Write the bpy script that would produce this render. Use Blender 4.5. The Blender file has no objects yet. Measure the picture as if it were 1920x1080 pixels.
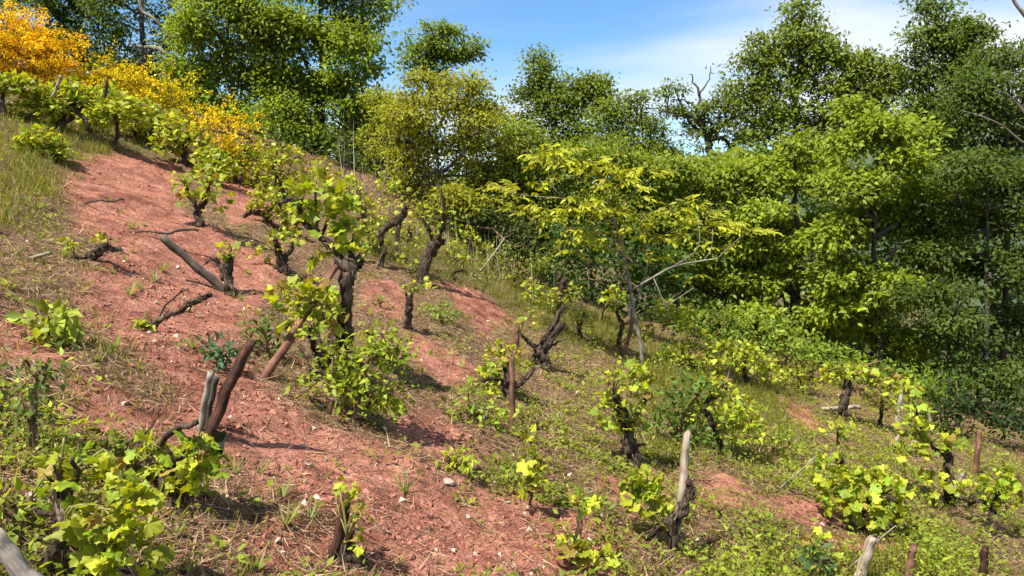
import bpy, math, random
import numpy as np
from mathutils import Matrix, Vector

RNG = np.random.default_rng(11)
random.seed(11)
SC = bpy.context.scene
COL = SC.collection

# ------------------------------------------------------------------ camera
FOC = 1478.0                       # focal length in photograph pixels (1920 wide)
PITCH = math.atan(160.0 / FOC)     # the lens looks a little downhill
CAM = np.array([0.0, 0.0, 1.6])
cam_data = bpy.data.cameras.new("camera")
cam_data.sensor_width = 36.0
cam_data.lens = 36.0 * FOC / 1920.0
cam_data.clip_start = 0.05
cam_data.clip_end = 5000.0
cam = bpy.data.objects.new("camera", cam_data)
cam.location = CAM
cam.rotation_euler = (math.pi / 2 - PITCH, 0, 0)
COL.objects.link(cam)
SC.camera = cam

# ------------------------------------------------------------------ sky, sun, exposure
SUN_TO = Vector((-0.40, -0.42, 1.0)).normalized()
SUN_EL = math.asin(SUN_TO.z)
SUN_AZ = math.atan2(SUN_TO.x, SUN_TO.y)
world = bpy.data.worlds.new("World")
SC.world = world
world.use_nodes = True
wn, wl = world.node_tree.nodes, world.node_tree.links
wn.clear()
w_out = wn.new("ShaderNodeOutputWorld")
w_bg = wn.new("ShaderNodeBackground")
w_bg.inputs["Strength"].default_value = 0.095
sky = wn.new("ShaderNodeTexSky")
sky.sky_type = 'NISHITA'
sky.sun_disc = False
sky.sun_elevation = SUN_EL
sky.sun_rotation = SUN_AZ
sky.altitude = 900.0
sky.air_density = 1.0
sky.dust_density = 0.25
sky.ozone_density = 3.0
tc = wn.new("ShaderNodeTexCoord")
sep = wn.new("ShaderNodeSeparateXYZ")
wl.new(tc.outputs["Generated"], sep.inputs[0])
den = wn.new("ShaderNodeMath"); den.operation = 'ADD'; den.inputs[1].default_value = 0.22
wl.new(sep.outputs["Z"], den.inputs[0])
dmax = wn.new("ShaderNodeMath"); dmax.operation = 'MAXIMUM'; dmax.inputs[1].default_value = 0.1
wl.new(den.outputs[0], dmax.inputs[0])
cx = wn.new("ShaderNodeMath"); cx.operation = 'DIVIDE'
cy = wn.new("ShaderNodeMath"); cy.operation = 'DIVIDE'
wl.new(sep.outputs["X"], cx.inputs[0]); wl.new(dmax.outputs[0], cx.inputs[1])
wl.new(sep.outputs["Y"], cy.inputs[0]); wl.new(dmax.outputs[0], cy.inputs[1])
comb = wn.new("ShaderNodeCombineXYZ")
wl.new(cx.outputs[0], comb.inputs[0]); wl.new(cy.outputs[0], comb.inputs[1])
cmap = wn.new("ShaderNodeMapping")
cmap.inputs["Location"].default_value = (17.040, 2.700, 0.0)
cmap.inputs["Rotation"].default_value = (0, 0, math.radians(28))
cmap.inputs["Scale"].default_value = (0.34, 0.62, 1)
wl.new(comb.outputs[0], cmap.inputs["Vector"])
cn = wn.new("ShaderNodeTexNoise")
cn.inputs["Scale"].default_value = 1.0
cn.inputs["Detail"].default_value = 7.0
cn.inputs["Roughness"].default_value = 0.52
cn.inputs["Distortion"].default_value = 0.25
wl.new(cmap.outputs[0], cn.inputs["Vector"])
cr = wn.new("ShaderNodeMapRange")
cr.inputs["From Min"].default_value = 0.44
cr.inputs["From Max"].default_value = 0.66
cr.interpolation_type = 'SMOOTHSTEP'
wl.new(cn.outputs["Fac"], cr.inputs["Value"])
mixc = wn.new("ShaderNodeMix"); mixc.data_type = 'RGBA'
wl.new(cr.outputs[0], mixc.inputs["Factor"])
tint = wn.new("ShaderNodeMix"); tint.data_type = 'RGBA'; tint.blend_type = 'MULTIPLY'
tint.inputs["Factor"].default_value = 1.0
wl.new(sky.outputs[0], tint.inputs["A"])
tint.inputs["B"].default_value = (0.64, 0.87, 1.0, 1)
wl.new(tint.outputs["Result"], mixc.inputs["A"])
mixc.inputs["B"].default_value = (5.4, 5.6, 5.9, 1)
wl.new(mixc.outputs["Result"], w_bg.inputs["Color"])
wl.new(w_bg.outputs[0], w_out.inputs["Surface"])

sun_data = bpy.data.lights.new("sun", 'SUN')
sun_data.energy = 5.0
sun_data.angle = math.radians(0.53)
sun_data.color = (1.0, 0.95, 0.86)
sun = bpy.data.objects.new("sun", sun_data)
sun.rotation_euler = (-SUN_TO).to_track_quat('-Z', 'Y').to_euler()
COL.objects.link(sun)

SC.view_settings.view_transform = 'Standard'
SC.view_settings.look = 'None'
SC.view_settings.exposure = 1.02
SC.view_settings.gamma = 1.0
SC.view_settings.use_curve_mapping = False
SC.cycles.use_denoising = True
SC.cycles.max_bounces = 5
SC.cycles.diffuse_bounces = 2
SC.cycles.glossy_bounces = 2
SC.cycles.transmission_bounces = 2
SC.cycles.transparent_max_bounces = 4
SC.cycles.caustics_reflective = False
SC.cycles.caustics_refractive = False

# ------------------------------------------------------------------ terrain function
_tab = np.random.default_rng(5).random((256, 256))

def vnoise(x, y):
    x = np.asarray(x, float); y = np.asarray(y, float)
    xi = np.floor(x).astype(int); yi = np.floor(y).astype(int)
    fx = x - xi; fy = y - yi
    fx = fx * fx * (3 - 2 * fx); fy = fy * fy * (3 - 2 * fy)
    a = _tab[xi & 255, yi & 255]; b = _tab[(xi + 1) & 255, yi & 255]
    c = _tab[xi & 255, (yi + 1) & 255]; d = _tab[(xi + 1) & 255, (yi + 1) & 255]
    return (a * (1 - fx) + b * fx) * (1 - fy) + (c * (1 - fx) + d * fx) * fy

def fbm(x, y, o=4):
    s = 0; a = 0.5; t = 0
    for k in range(o):
        s = s + a * vnoise(x * 2 ** k + 17.3 * k, y * 2 ** k + 5.1 * k); t += a; a *= 0.5
    return s / t

def sstep(a, b, x):
    t = np.clip((x - a) / (b - a), 0, 1)
    return t * t * (3 - 2 * t)

def gz(x, y):
    """height of the ground: a hillside rising to the left, broken by small banks"""
    x = np.asarray(x, float); y = np.asarray(y, float)
    z = -0.31 * x + 0.05 * np.sqrt(x * x + 1) - 0.05
    z = np.where(x < -13, -0.36 * -13 - 0.05 + (-13 - x) * 0.12, z)
    z = np.where(x > 16, -0.26 * 16 - 0.05 - (x - 16) * 0.12, z)
    # the upper shoulder of the hill
    z = z + 0.0115 * np.clip(np.minimum(y, 15) - 5, 0, None) ** 2 * sstep(2.0, -2.2, x)
    damp = 1 - sstep(30, 60, y)
    w = 0.10 * (fbm(x * 0.55, y * 0.55, 3) - 0.5) + 0.075 * (fbm(x * 1.9 + 9, y * 1.9, 3) - 0.5)
    w = w + 0.055 * (fbm(x * 7 + 3, y * 7, 3) - 0.5)
    # old planting banks that run along the contour
    ph = x * 1.15 + 0.35 * np.sin(y * 0.9) + 1.2 * fbm(x * 0.3, y * 0.4, 2)
    w = w + 0.045 * (np.abs((ph % 1.0) - 0.5) * 2) ** 3
    z = z + w * damp
    edge = 15.5 + 0.05 * x
    z = z - 0.34 * np.clip(y - edge, 0, 60) * sstep(edge, edge + 6, y)
    z = z + 0.02 * np.clip(y - 90, 0, 900)
    return z

_cp, _sp = math.cos(PITCH), math.sin(PITCH)

def ray(px, py):
    a = (np.asarray(px, float) - 960) / FOC
    b = -(np.asarray(py, float) - 540) / FOC
    return a, _cp + b * _sp, -_sp + b * _cp       # x, y, z in the world

def at(px, py, d):
    """point at depth d (metres ahead) along a sight line"""
    rx, ry, rz = ray(px, py)
    return np.array([CAM[0] + rx / ry * d, CAM[1] + d, CAM[2] + rz / ry * d])

_marchy = np.concatenate([np.arange(1.2, 16, 0.02), np.arange(16, 40, 0.1)])

def ground_at(px, py, far=15.0):
    """where a sight line meets the hillside"""
    rx, ry, rz = ray(px, py)
    X = rx / ry * _marchy; Z = CAM[2] + rz / ry * _marchy
    hit = np.nonzero(Z < gz(X, _marchy))[0]
    d = _marchy[hit[0]] if len(hit) else far
    d = min(d, far)
    return np.array([rx / ry * d, d, float(gz(rx / ry * d, d))])

def in_poly(x, y, poly):
    inside = np.zeros(np.shape(x), bool)
    n = len(poly)
    for i in range(n):
        x0, y0 = poly[i]; x1, y1 = poly[(i + 1) % n]
        c = ((y0 > y) != (y1 > y))
        with np.errstate(divide='ignore', invalid='ignore'):
            t = (x1 - x0) * (y - y0) / (y1 - y0 + 1e-12) + x0
        inside ^= c & (x < t)
    return inside

def poly_dist(x, y, poly):
    best = np.full(np.shape(x), 1e9)
    n = len(poly)
    for i in range(n):
        x0, y0 = poly[i]; x1, y1 = poly[(i + 1) % n]
        dx, dy = x1 - x0, y1 - y0
        t = np.clip(((x - x0) * dx + (y - y0) * dy) / (dx * dx + dy * dy + 1e-12), 0, 1)
        best = np.minimum(best, np.hypot(x - x0 - t * dx, y - y0 - t * dy))
    return np.where(in_poly(x, y, poly), best, -best)

def poly_px(pts):
    return [tuple(ground_at(a, b)[:2]) for a, b in pts]

BARE = [poly_px(p) for p in [
    [(165, 290), (240, 286), (330, 305), (335, 400), (420, 430), (520, 500), (500, 560), (460, 620), (470, 700), (540, 770), (620, 815),
     (720, 850), (800, 880), (960, 920), (1080, 955), (1150, 1005), (1110, 1090), (700, 1090), (660, 985), (560, 950), (470, 915), (420, 870),
     (310, 840), (270, 780), (310, 700), (250, 650), (165, 610), (150, 560), (205, 480), (150, 430), (130, 350)],
    [(690, 520), (755, 540), (760, 590), (690, 585)],
    [(830, 528), (900, 545), (960, 600), (900, 622)],
    [(760, 615), (820, 640), (900, 700), (900, 730), (830, 720), (770, 660)],
    [(770, 760), (840, 770), (880, 830), (840, 860), (760, 830)],
    [(0, 590), (60, 600), (95, 690), (40, 700), (0, 680)],
    [(120, 700), (250, 720), (300, 790), (250, 830), (130, 800)],
    [(1310, 880), (1400, 905), (1450, 960), (1330, 955)],
    [(1440, 930), (1540, 950), (1560, 975), (1460, 960)],
    [(1560, 1020), (1680, 1010), (1700, 1040), (1600, 1050)],
    [(1150, 900), (1240, 880), (1250, 930), (1170, 950)],
    [(1470, 750), (1520, 760), (1545, 805), (1500, 810)],
    [(430, 330), (480, 360), (520, 420), (440, 420), (400, 350)],
    [(640, 1000), (760, 1000), (760, 1090), (420, 1090), (430, 1010)]]]
GREEN = [poly_px(p) for p in [
    [(40, 180), (250, 215), (330, 290), (170, 300), (120, 350), (0, 420), (0, 230)],
    [(870, 515), (1010, 545), (1160, 560), (1190, 650), (1080, 660), (1000, 590), (900, 570)],
    [(1420, 1045), (1780, 1020), (1800, 1090), (1400, 1090)],
    [(1200, 640), (1480, 740), (1500, 880), (1250, 850)],
    [(640, 410), (760, 420), (900, 480), (1000, 535), (900, 545), (800, 520), (690, 480)]]]

def mask(x, y, polys, soft=0.18):
    m = np.zeros(np.shape(x))
    wob = 0.35 * (fbm(np.asarray(x) * 2.3 + 40, np.asarray(y) * 2.3, 3) - 0.5)
    for p in polys:
        m = np.maximum(m, sstep(-soft, soft, poly_dist(x, y, p) + wob))
    return m

# ------------------------------------------------------------------ materials
def new_mat(name):
    m = bpy.data.materials.new(name)
    m.use_nodes = True
    n, l = m.node_tree.nodes, m.node_tree.links
    n.clear()
    out = n.new("ShaderNodeOutputMaterial")
    return m, n, l, out

def leaf_mat(name, source, trans=0.38, rough=0.42, spec=0.35, tcol=(1.35, 1.22, 0.35), veins=False):
    m, n, l, out = new_mat(name)
    if source == 'object':
        src = n.new("ShaderNodeObjectInfo"); col = src.outputs["Color"]
    else:
        src = n.new("ShaderNodeAttribute"); src.attribute_name = "tint"; col = src.outputs["Color"]
    geo = n.new("ShaderNodeTexCoord")
    nz = n.new("ShaderNodeTexNoise"); nz.inputs["Scale"].default_value = 38; nz.inputs["Detail"].default_value = 3
    l.new(geo.outputs["Object"], nz.inputs["Vector"])
    mr = n.new("ShaderNodeMapRange"); mr.inputs["To Min"].default_value = 0.78; mr.inputs["To Max"].default_value = 1.2
    l.new(nz.outputs["Fac"], mr.inputs["Value"])
    mul = n.new("ShaderNodeVectorMath"); mul.operation = 'SCALE'
    l.new(col, mul.inputs[0]); l.new(mr.outputs[0], mul.inputs["Scale"])
    if veins:
        sx = n.new("ShaderNodeSeparateXYZ"); l.new(geo.outputs["Object"], sx.inputs[0])
        yo = n.new("ShaderNodeMath"); yo.operation = 'SUBTRACT'; yo.inputs[1].default_value = 0.12; l.new(sx.outputs["Y"], yo.inputs[0])
        an = n.new("ShaderNodeMath"); an.operation = 'ARCTAN2'; l.new(sx.outputs["X"], an.inputs[0]); l.new(yo.outputs[0], an.inputs[1])
        m3 = n.new("ShaderNodeMath"); m3.operation = 'MULTIPLY'; m3.inputs[1].default_value = 3.4; l.new(an.outputs[0], m3.inputs[0])
        sn = n.new("ShaderNodeMath"); sn.operation = 'SINE'; l.new(m3.outputs[0], sn.inputs[0])
        ab = n.new("ShaderNodeMath"); ab.operation = 'ABSOLUTE'; l.new(sn.outputs[0], ab.inputs[0])
        vr = n.new("ShaderNodeMapRange"); vr.inputs["From Max"].default_value = 0.22; vr.inputs["To Min"].default_value = 1.35; vr.inputs["To Max"].default_value = 0.94
        l.new(ab.outputs[0], vr.inputs["Value"])
        mv = n.new("ShaderNodeVectorMath"); mv.operation = 'SCALE'
        l.new(mul.outputs[0], mv.inputs[0]); l.new(vr.outputs[0], mv.inputs["Scale"]); mul = mv
    p = n.new("ShaderNodeBsdfPrincipled")
    p.inputs["Roughness"].default_value = rough
    p.inputs["Specular IOR Level"].default_value = spec
    l.new(mul.outputs[0], p.inputs["Base Color"])
    t = n.new("ShaderNodeBsdfTranslucent")
    tm = n.new("ShaderNodeVectorMath"); tm.operation = 'MULTIPLY'; tm.inputs[1].default_value = tcol
    l.new(mul.outputs[0], tm.inputs[0]); l.new(tm.outputs[0], t.inputs["Color"])
    mx = n.new("ShaderNodeMixShader"); mx.inputs[0].default_value = trans
    l.new(p.outputs[0], mx.inputs[1]); l.new(t.outputs[0], mx.inputs[2])
    l.new(mx.outputs[0], out.inputs["Surface"])
    return m

def wood_mat(name, c1, c2, scale=14.0, stretch=0.12, bump=0.6, rough=0.85, c3=None):
    """fibrous wood or bark: streaks that run along the object's own axis"""
    m, n, l, out = new_mat(name)
    tcx = n.new("ShaderNodeTexCoord")
    mp = n.new("ShaderNodeMapping"); mp.inputs["Scale"].default_value = (1, 1, stretch)
    l.new(tcx.outputs["Object"], mp.inputs["Vector"])
    n1 = n.new("ShaderNodeTexNoise"); n1.inputs["Scale"].default_value = scale * 4; n1.inputs["Detail"].default_value = 6
    n1.inputs["Roughness"].default_value = 0.65
    l.new(mp.outputs[0], n1.inputs["Vector"])
    n2 = n.new("ShaderNodeTexNoise"); n2.inputs["Scale"].default_value = scale * 0.6; n2.inputs["Detail"].default_value = 4
    l.new(tcx.outputs["Object"], n2.inputs["Vector"])
    add = n.new("ShaderNodeMath"); add.operation = 'MULTIPLY_ADD'; add.inputs[1].default_value = 0.55
    l.new(n2.outputs["Fac"], add.inputs[0])
    sc = n.new("ShaderNodeMath"); sc.operation = 'MULTIPLY'; sc.inputs[1].default_value = 0.55
    l.new(n1.outputs["Fac"], sc.inputs[0]); l.new(sc.outputs[0], add.inputs[2])
    cr_ = n.new("ShaderNodeValToRGB")
    cr_.color_ramp.elements[0].position = 0.40; cr_.color_ramp.elements[0].color = (*c1, 1)
    cr_.color_ramp.elements[1].position = 0.70; cr_.color_ramp.elements[1].color = (*c2, 1)
    if c3:
        e = cr_.color_ramp.elements.new(0.55); e.color = (*c3, 1)
    l.new(add.outputs[0], cr_.inputs[0])
    p = n.new("ShaderNodeBsdfPrincipled"); p.inputs["Roughness"].default_value = rough
    p.inputs["Specular IOR Level"].default_value = 0.2
    l.new(cr_.outputs[0], p.inputs["Base Color"])
    b = n.new("ShaderNodeBump"); b.inputs["Strength"].default_value = bump; b.inputs["Distance"].default_value = 0.012
    l.new(n1.outputs["Fac"], b.inputs["Height"]); l.new(b.outputs[0], p.inputs["Normal"])
    l.new(p.outputs[0], out.inputs["Surface"])
    return m

M = {}
M['leaf'] = leaf_mat("tree_leaf", 'attr', 0.48, 0.5, 0.22, (1.55, 1.4, 0.4))
M['vine'] = leaf_mat("vine_leaf", 'object', 0.42, 0.5, 0.3, veins=True)
M['vinefar'] = leaf_mat("vine_foliage", 'attr', 0.42, 0.5, 0.3)
M['flower'] = leaf_mat("broom_blossom", 'attr', 0.35, 0.6, 0.1, (1.2, 1.0, 0.5))
M['straw'] = leaf_mat("dry_stalk", 'attr', 0.12, 0.8, 0.1, (1, 0.9, 0.6))
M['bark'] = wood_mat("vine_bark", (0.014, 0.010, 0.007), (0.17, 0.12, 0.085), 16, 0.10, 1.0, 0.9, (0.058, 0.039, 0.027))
M['treebark'] = wood_mat("tree_bark", (0.02, 0.017, 0.013), (0.13, 0.115, 0.095), 8, 0.3, 0.9)
M['palebark'] = wood_mat("pale_bark", (0.08, 0.068, 0.05), (0.32, 0.285, 0.23), 12, 0.3, 0.6)
M['redstake'] = wood_mat("reddish_wood", (0.05, 0.022, 0.015), (0.34, 0.19, 0.125), 14, 0.05, 0.9, 0.85, (0.17, 0.078, 0.05))
M['charstake'] = wood_mat("charred_red_wood", (0.015, 0.009, 0.007), (0.16, 0.07, 0.045), 14, 0.05, 1.0, 0.8, (0.055, 0.025, 0.016))
M['greystake'] = wood_mat("weathered_grey_wood", (0.10, 0.085, 0.07), (0.46, 0.40, 0.33), 16, 0.05, 0.6, 0.85, (0.26, 0.22, 0.18))
M['palestake'] = wood_mat("bleached_wood", (0.12, 0.085, 0.06), (0.50, 0.42, 0.33), 16, 0.05, 0.8, 0.85, (0.33, 0.26, 0.19))
M['darkstake'] = wood_mat("dark_weathered_wood", (0.03, 0.025, 0.02), (0.22, 0.18, 0.14), 16, 0.06, 0.7, 0.85, (0.10, 0.08, 0.06))
M['cane'] = wood_mat("brown_cane", (0.07, 0.035, 0.02), (0.25, 0.15, 0.09), 18, 0.1, 0.5)
M['shoot'] = leaf_mat("green_shoot", 'object', 0.1)
M['stone'] = wood_mat("pale_stone", (0.34, 0.24, 0.18), (0.62, 0.53, 0.44), 9, 1.0, 0.6, 0.9)
M['redstone'] = wood_mat("red_stone", (0.20, 0.075, 0.05), (0.46, 0.22, 0.15), 9, 1.0, 0.6, 0.9)
M['rubber'] = wood_mat("dark_sheet_plastic", (0.015, 0.018, 0.02), (0.05, 0.055, 0.06), 6, 1.0, 0.2, 0.45)

def ground_mat():
    m, n, l, out = new_mat("red_soil")
    tcx = n.new("ShaderNodeTexCoord")
    a = n.new("ShaderNodeAttribute"); a.attribute_name = "cover"     # R bare soil, G grass, B straw litter
    sepc = n.new("ShaderNodeSeparateColor"); l.new(a.outputs["Color"], sepc.inputs[0])
    def noise(s, d=6, r=0.6):
        q = n.new("ShaderNodeTexNoise"); q.inputs["Scale"].default_value = s
        q.inputs["Detail"].default_value = d; q.inputs["Roughness"].default_value = r
        l.new(tcx.outputs["Object"], q.inputs["Vector"]); return q
    nbig, nmid, nfine, nspeck = noise(1.5, 5), noise(6.0, 6, 0.65), noise(55.0, 5, 0.7), noise(22.0, 4, 0.6)
    def ramp(src, stops):
        q = n.new("ShaderNodeValToRGB")
        q.color_ramp.elements[0].position = stops[0][0]; q.color_ramp.elements[0].color = (*stops[0][1], 1)
        q.color_ramp.elements[1].position = stops[-1][0]; q.color_ramp.elements[1].color = (*stops[-1][1], 1)
        for p_, c_ in stops[1:-1]:
            e = q.color_ramp.elements.new(p_); e.color = (*c_, 1)
        l.new(src, q.inputs[0]); return q
    soil = ramp(nmid.outputs["Fac"], [(0.28, (0.145, 0.055, 0.038)), (0.5, (0.298, 0.122, 0.079)), (0.72, (0.405, 0.187, 0.127))])
    gran = ramp(nfine.outputs["Fac"], [(0.30, (0.32, 0.28, 0.26)), (0.50, (0.95, 0.95, 0.95)), (0.68, (1.45, 1.5, 1.55))])
    s1 = n.new("ShaderNodeMix"); s1.data_type = 'RGBA'; s1.blend_type = 'MULTIPLY'; s1.inputs["Factor"].default_value = 0.85
    l.new(soil.outputs[0], s1.inputs["A"]); l.new(gran.outputs[0], s1.inputs["B"])
    damp = ramp(nbig.outputs["Fac"], [(0.34, (0.66, 0.60, 0.58)), (0.48, (1.0, 1.0, 1.0)), (0.64, (1.14, 1.17, 1.2))])
    s2 = n.new("ShaderNodeMix"); s2.data_type = 'RGBA'; s2.blend_type = 'MULTIPLY'; s2.inputs["Factor"].default_value = 1.0
    l.new(s1.outputs["Result"], s2.inputs["A"]); l.new(damp.outputs[0], s2.inputs["B"]); s1 = s2
    litter = ramp(nspeck.outputs["Fac"], [(0.3, (0.06, 0.036, 0.02)), (0.5, (0.165, 0.095, 0.052)), (0.7, (0.29, 0.21, 0.115))])
    li2 = n.new("ShaderNodeMix"); li2.data_type = 'RGBA'; li2.blend_type = 'MULTIPLY'; li2.inputs["Factor"].default_value = 0.8
    l.new(litter.outputs[0], li2.inputs["A"]); l.new(gran.outputs[0], li2.inputs["B"])
    # bare soil against litter, broken up by noise
    thr = n.new("ShaderNodeMath"); thr.operation = 'MULTIPLY_ADD'; thr.inputs[1].default_value = 0.9; thr.inputs[2].default_value = -0.45
    l.new(nmid.outputs["Fac"], thr.inputs[0])
    ad = n.new("ShaderNodeMath"); ad.operation = 'ADD'; l.new(sepc.outputs[0], ad.inputs[0]); l.new(thr.outputs[0], ad.inputs[1])
    fr = n.new("ShaderNodeMapRange"); fr.inputs["From Min"].default_value = 0.25; fr.inputs["From Max"].default_value = 0.7
    l.new(ad.outputs[0], fr.inputs["Value"])
    mx = n.new("ShaderNodeMix"); mx.data_type = 'RGBA'
    l.new(fr.outputs[0], mx.inputs["Factor"]); l.new(li2.outputs["Result"], mx.inputs["A"]); l.new(s1.outputs["Result"], mx.inputs["B"])
    moss = n.new("ShaderNodeMix"); moss.data_type = 'RGBA'
    gm = n.new("ShaderNodeMath"); gm.operation = 'MULTIPLY'; gm.inputs[1].default_value = 0.72
    l.new(sepc.outputs[1], gm.inputs[0]); l.new(gm.outputs[0], moss.inputs["Factor"])
    l.new(mx.outputs["Result"], moss.inputs["A"]); moss.inputs["B"].default_value = (0.085, 0.085, 0.025, 1)
    p = n.new("ShaderNodeBsdfPrincipled"); p.inputs["Roughness"].default_value = 0.95
    p.inputs["Specular IOR Level"].default_value = 0.1
    l.new(moss.outputs["Result"], p.inputs["Base Color"])
    hs = n.new("ShaderNodeMath"); hs.operation = 'MULTIPLY_ADD'; hs.inputs[1].default_value = 0.5
    l.new(nfine.outputs["Fac"], hs.inputs[0]); l.new(nspeck.outputs["Fac"], hs.inputs[2])
    b = n.new("ShaderNodeBump"); b.inputs["Strength"].default_value = 0.9; b.inputs["Distance"].default_value = 0.03
    l.new(hs.outputs[0], b.inputs["Height"]); l.new(b.outputs[0], p.inputs["Normal"])
    l.new(p.outputs[0], out.inputs["Surface"])
    return m
M['ground'] = ground_mat()

def hill_mat():
    m, n, l, out = new_mat("wooded_hill")
    tcx = n.new("ShaderNodeTexCoord")
    q = n.new("ShaderNodeTexNoise"); q.inputs["Scale"].default_value = 0.09; q.inputs["Detail"].default_value = 8
    q.inputs["Roughness"].default_value = 0.7
    l.new(tcx.outputs["Object"], q.inputs["Vector"])
    r = n.new("ShaderNodeValToRGB")
    r.color_ramp.elements[0].position = 0.35; r.color_ramp.elements[0].color = (0.018, 0.034, 0.014, 1)
    r.color_ramp.elements[1].position = 0.7; r.color_ramp.elements[1].color = (0.075, 0.10, 0.04, 1)
    l.new(q.outputs["Fac"], r.inputs[0])
    p = n.new("ShaderNodeBsdfPrincipled"); p.inputs["Roughness"].default_value = 1
    l.new(r.outputs[0], p.inputs["Base Color"])
    l.new(p.outputs[0], out.inputs["Surface"])
    return m
M['hill'] = hill_mat()

# ------------------------------------------------------------------ mesh helpers
def mesh_np(name, verts, loops, starts, totals, mat, tint=None, smooth=True):
    me = bpy.data.meshes.new(name)
    me.vertices.add(len(verts)); me.vertices.foreach_set("co", np.asarray(verts, np.float32).ravel())
    me.loops.add(len(loops)); me.loops.foreach_set("vertex_index", np.asarray(loops, np.int32))
    me.polygons.add(len(starts))
    me.polygons.foreach_set("loop_start", np.asarray(starts, np.int32))
    me.polygons.foreach_set("loop_total", np.asarray(totals, np.int32))
    me.polygons.foreach_set("use_smooth", np.full(len(starts), smooth))
    if tint is not None:
        a = me.attributes.new("tint", 'FLOAT_COLOR', 'POINT')
        c = np.ones((len(verts), 4), np.float32); c[:, :3] = tint
        a.data.foreach_set("color", c.ravel())
    me.update(calc_edges=True)
    if mat is not None:
        me.materials.append(mat)
    return me

def mesh_faces(name, verts, faces, mat, tint=None, smooth=True):
    f = np.asarray(faces, np.int32)
    k = f.shape[1]
    return mesh_np(name, verts, f.ravel(), np.arange(len(f)) * k, np.full(len(f), k), mat, tint, smooth)

def link(name, me, parent=None, loc=None, kind=None, label=None, cat=None, group=None):
    o = bpy.data.objects.new(name, me)
    COL.objects.link(o)
    if parent is not None: o.parent = parent
    if loc is not None: o.location = loc
    if kind: o["kind"] = kind
    if label: o["label"] = label
    if cat: o["category"] = cat
    if group: o["group"] = group
    return o

def thing(name, loc, label, cat, group=None):
    o = bpy.data.objects.new(name, None)
    COL.objects.link(o)
    o.empty_display_size = 0.1
    o.location = [float(v) for v in loc]
    o["label"] = label; o["category"] = cat
    if group: o["group"] = group
    return o

def unit(v):
    return v / (np.linalg.norm(v, axis=-1, keepdims=True) + 1e-9)

def frames(direction, normal):
    """rotation matrices whose Y runs along direction and Z near normal"""
    y = unit(direction)
    x = unit(np.cross(y, normal))
    z = np.cross(x, y)
    return np.stack([x, y, z], axis=-1)

def tube(pts, rad, sides=8, rough=0.0, rng=RNG, caps=True, sub=1, twist=0.0, wob=0.0):
    """a tapered, uneven tube along a polyline; returns verts, quads+caps as lists"""
    pts = np.asarray(pts, float); rad = np.asarray(rad, float)
    if sub > 1:
        t0 = np.arange(len(pts)); t1 = np.linspace(0, len(pts) - 1, (len(pts) - 1) * sub + 1)
        # Catmull-Rom through the points
        P = np.vstack([2 * pts[0] - pts[1], pts, 2 * pts[-1] - pts[-2]])
        out = []
        for t in t1:
            i = min(int(t), len(pts) - 2); f = t - i
            a, b, c, d = P[i], P[i + 1], P[i + 2], P[i + 3]
            out.append(0.5 * ((2 * b) + (c - a) * f + (2 * a - 5 * b + 4 * c - d) * f * f + (3 * b - a - 3 * c + d) * f ** 3))
        pts = np.array(out); rad = np.interp(t1, t0, rad)
        if wob:
            pts[1:-1] += rng.normal(0, wob, (len(pts) - 2, 3))
    n = len(pts)
    tan = np.gradient(pts, axis=0); tan = unit(tan)
    up = np.array([0.31, 0.17, 0.93]) if abs(tan[0] @ np.array([0.31, 0.17, 0.93])) < 0.9 else np.array([1.0, 0, 0])
    V = []
    ang = np.arange(sides) / sides * 2 * math.pi
    lump = 1 + rough * rng.normal(0, 1, sides) * 0.5
    for i in range(n):
        x = np.cross(up, tan[i]); x /= np.linalg.norm(x) + 1e-9
        up = np.cross(tan[i], x)
        r = rad[i] * lump * (1 + rough * rng.normal(0, 0.6, sides))
        a = ang + twist * i
        V.append(pts[i] + np.outer(np.cos(a) * r, x) + np.outer(np.sin(a) * r, up))
    V = np.vstack(V)
    F = []
    for i in range(n - 1):
        for j in range(sides):
            k = (j + 1) % sides
            F.append((i * sides + j, i * sides + k, (i + 1) * sides + k, (i + 1) * sides + j))
    if caps:
        F.append(tuple(range(sides - 1, -1, -1)))
        F.append(tuple((n - 1) * sides + j for j in range(sides)))
    return V, F

def poly_mesh(name, V, F, mat, smooth=True):
    tot = [len(f) for f in F]
    st = np.concatenate([[0], np.cumsum(tot)[:-1]])
    return mesh_np(name, V, [i for f in F for i in f], st, tot, mat, None, smooth)

def join(parts):
    V, F, o = [], [], 0
    for v, f in parts:
        V.append(v); F += [tuple(i + o for i in q) for q in f]; o += len(v)
    return np.vstack(V), F

def scatter(name, tmpl_v, tmpl_f, pos, R, size, tint, mat, flat=False):
    """many small faces in one mesh: template placed at pos with rotation R and size"""
    tv = np.asarray(tmpl_v, float); tf = np.asarray(tmpl_f, int)
    N, k = len(pos), len(tv)
    sz = size if np.ndim(size) == 2 else np.repeat(np.asarray(size)[:, None], 3, 1)
    V = np.einsum('nij,nkj->nki', R, tv[None] * sz[:, None, :]) + pos[:, None, :]
    F = (tf[None] + (np.arange(N) * k)[:, None, None]).reshape(-1, tf.shape[1])
    return mesh_faces(name, V.reshape(-1, 3), F, mat, np.repeat(tint, k, 0), smooth=not flat)

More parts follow.
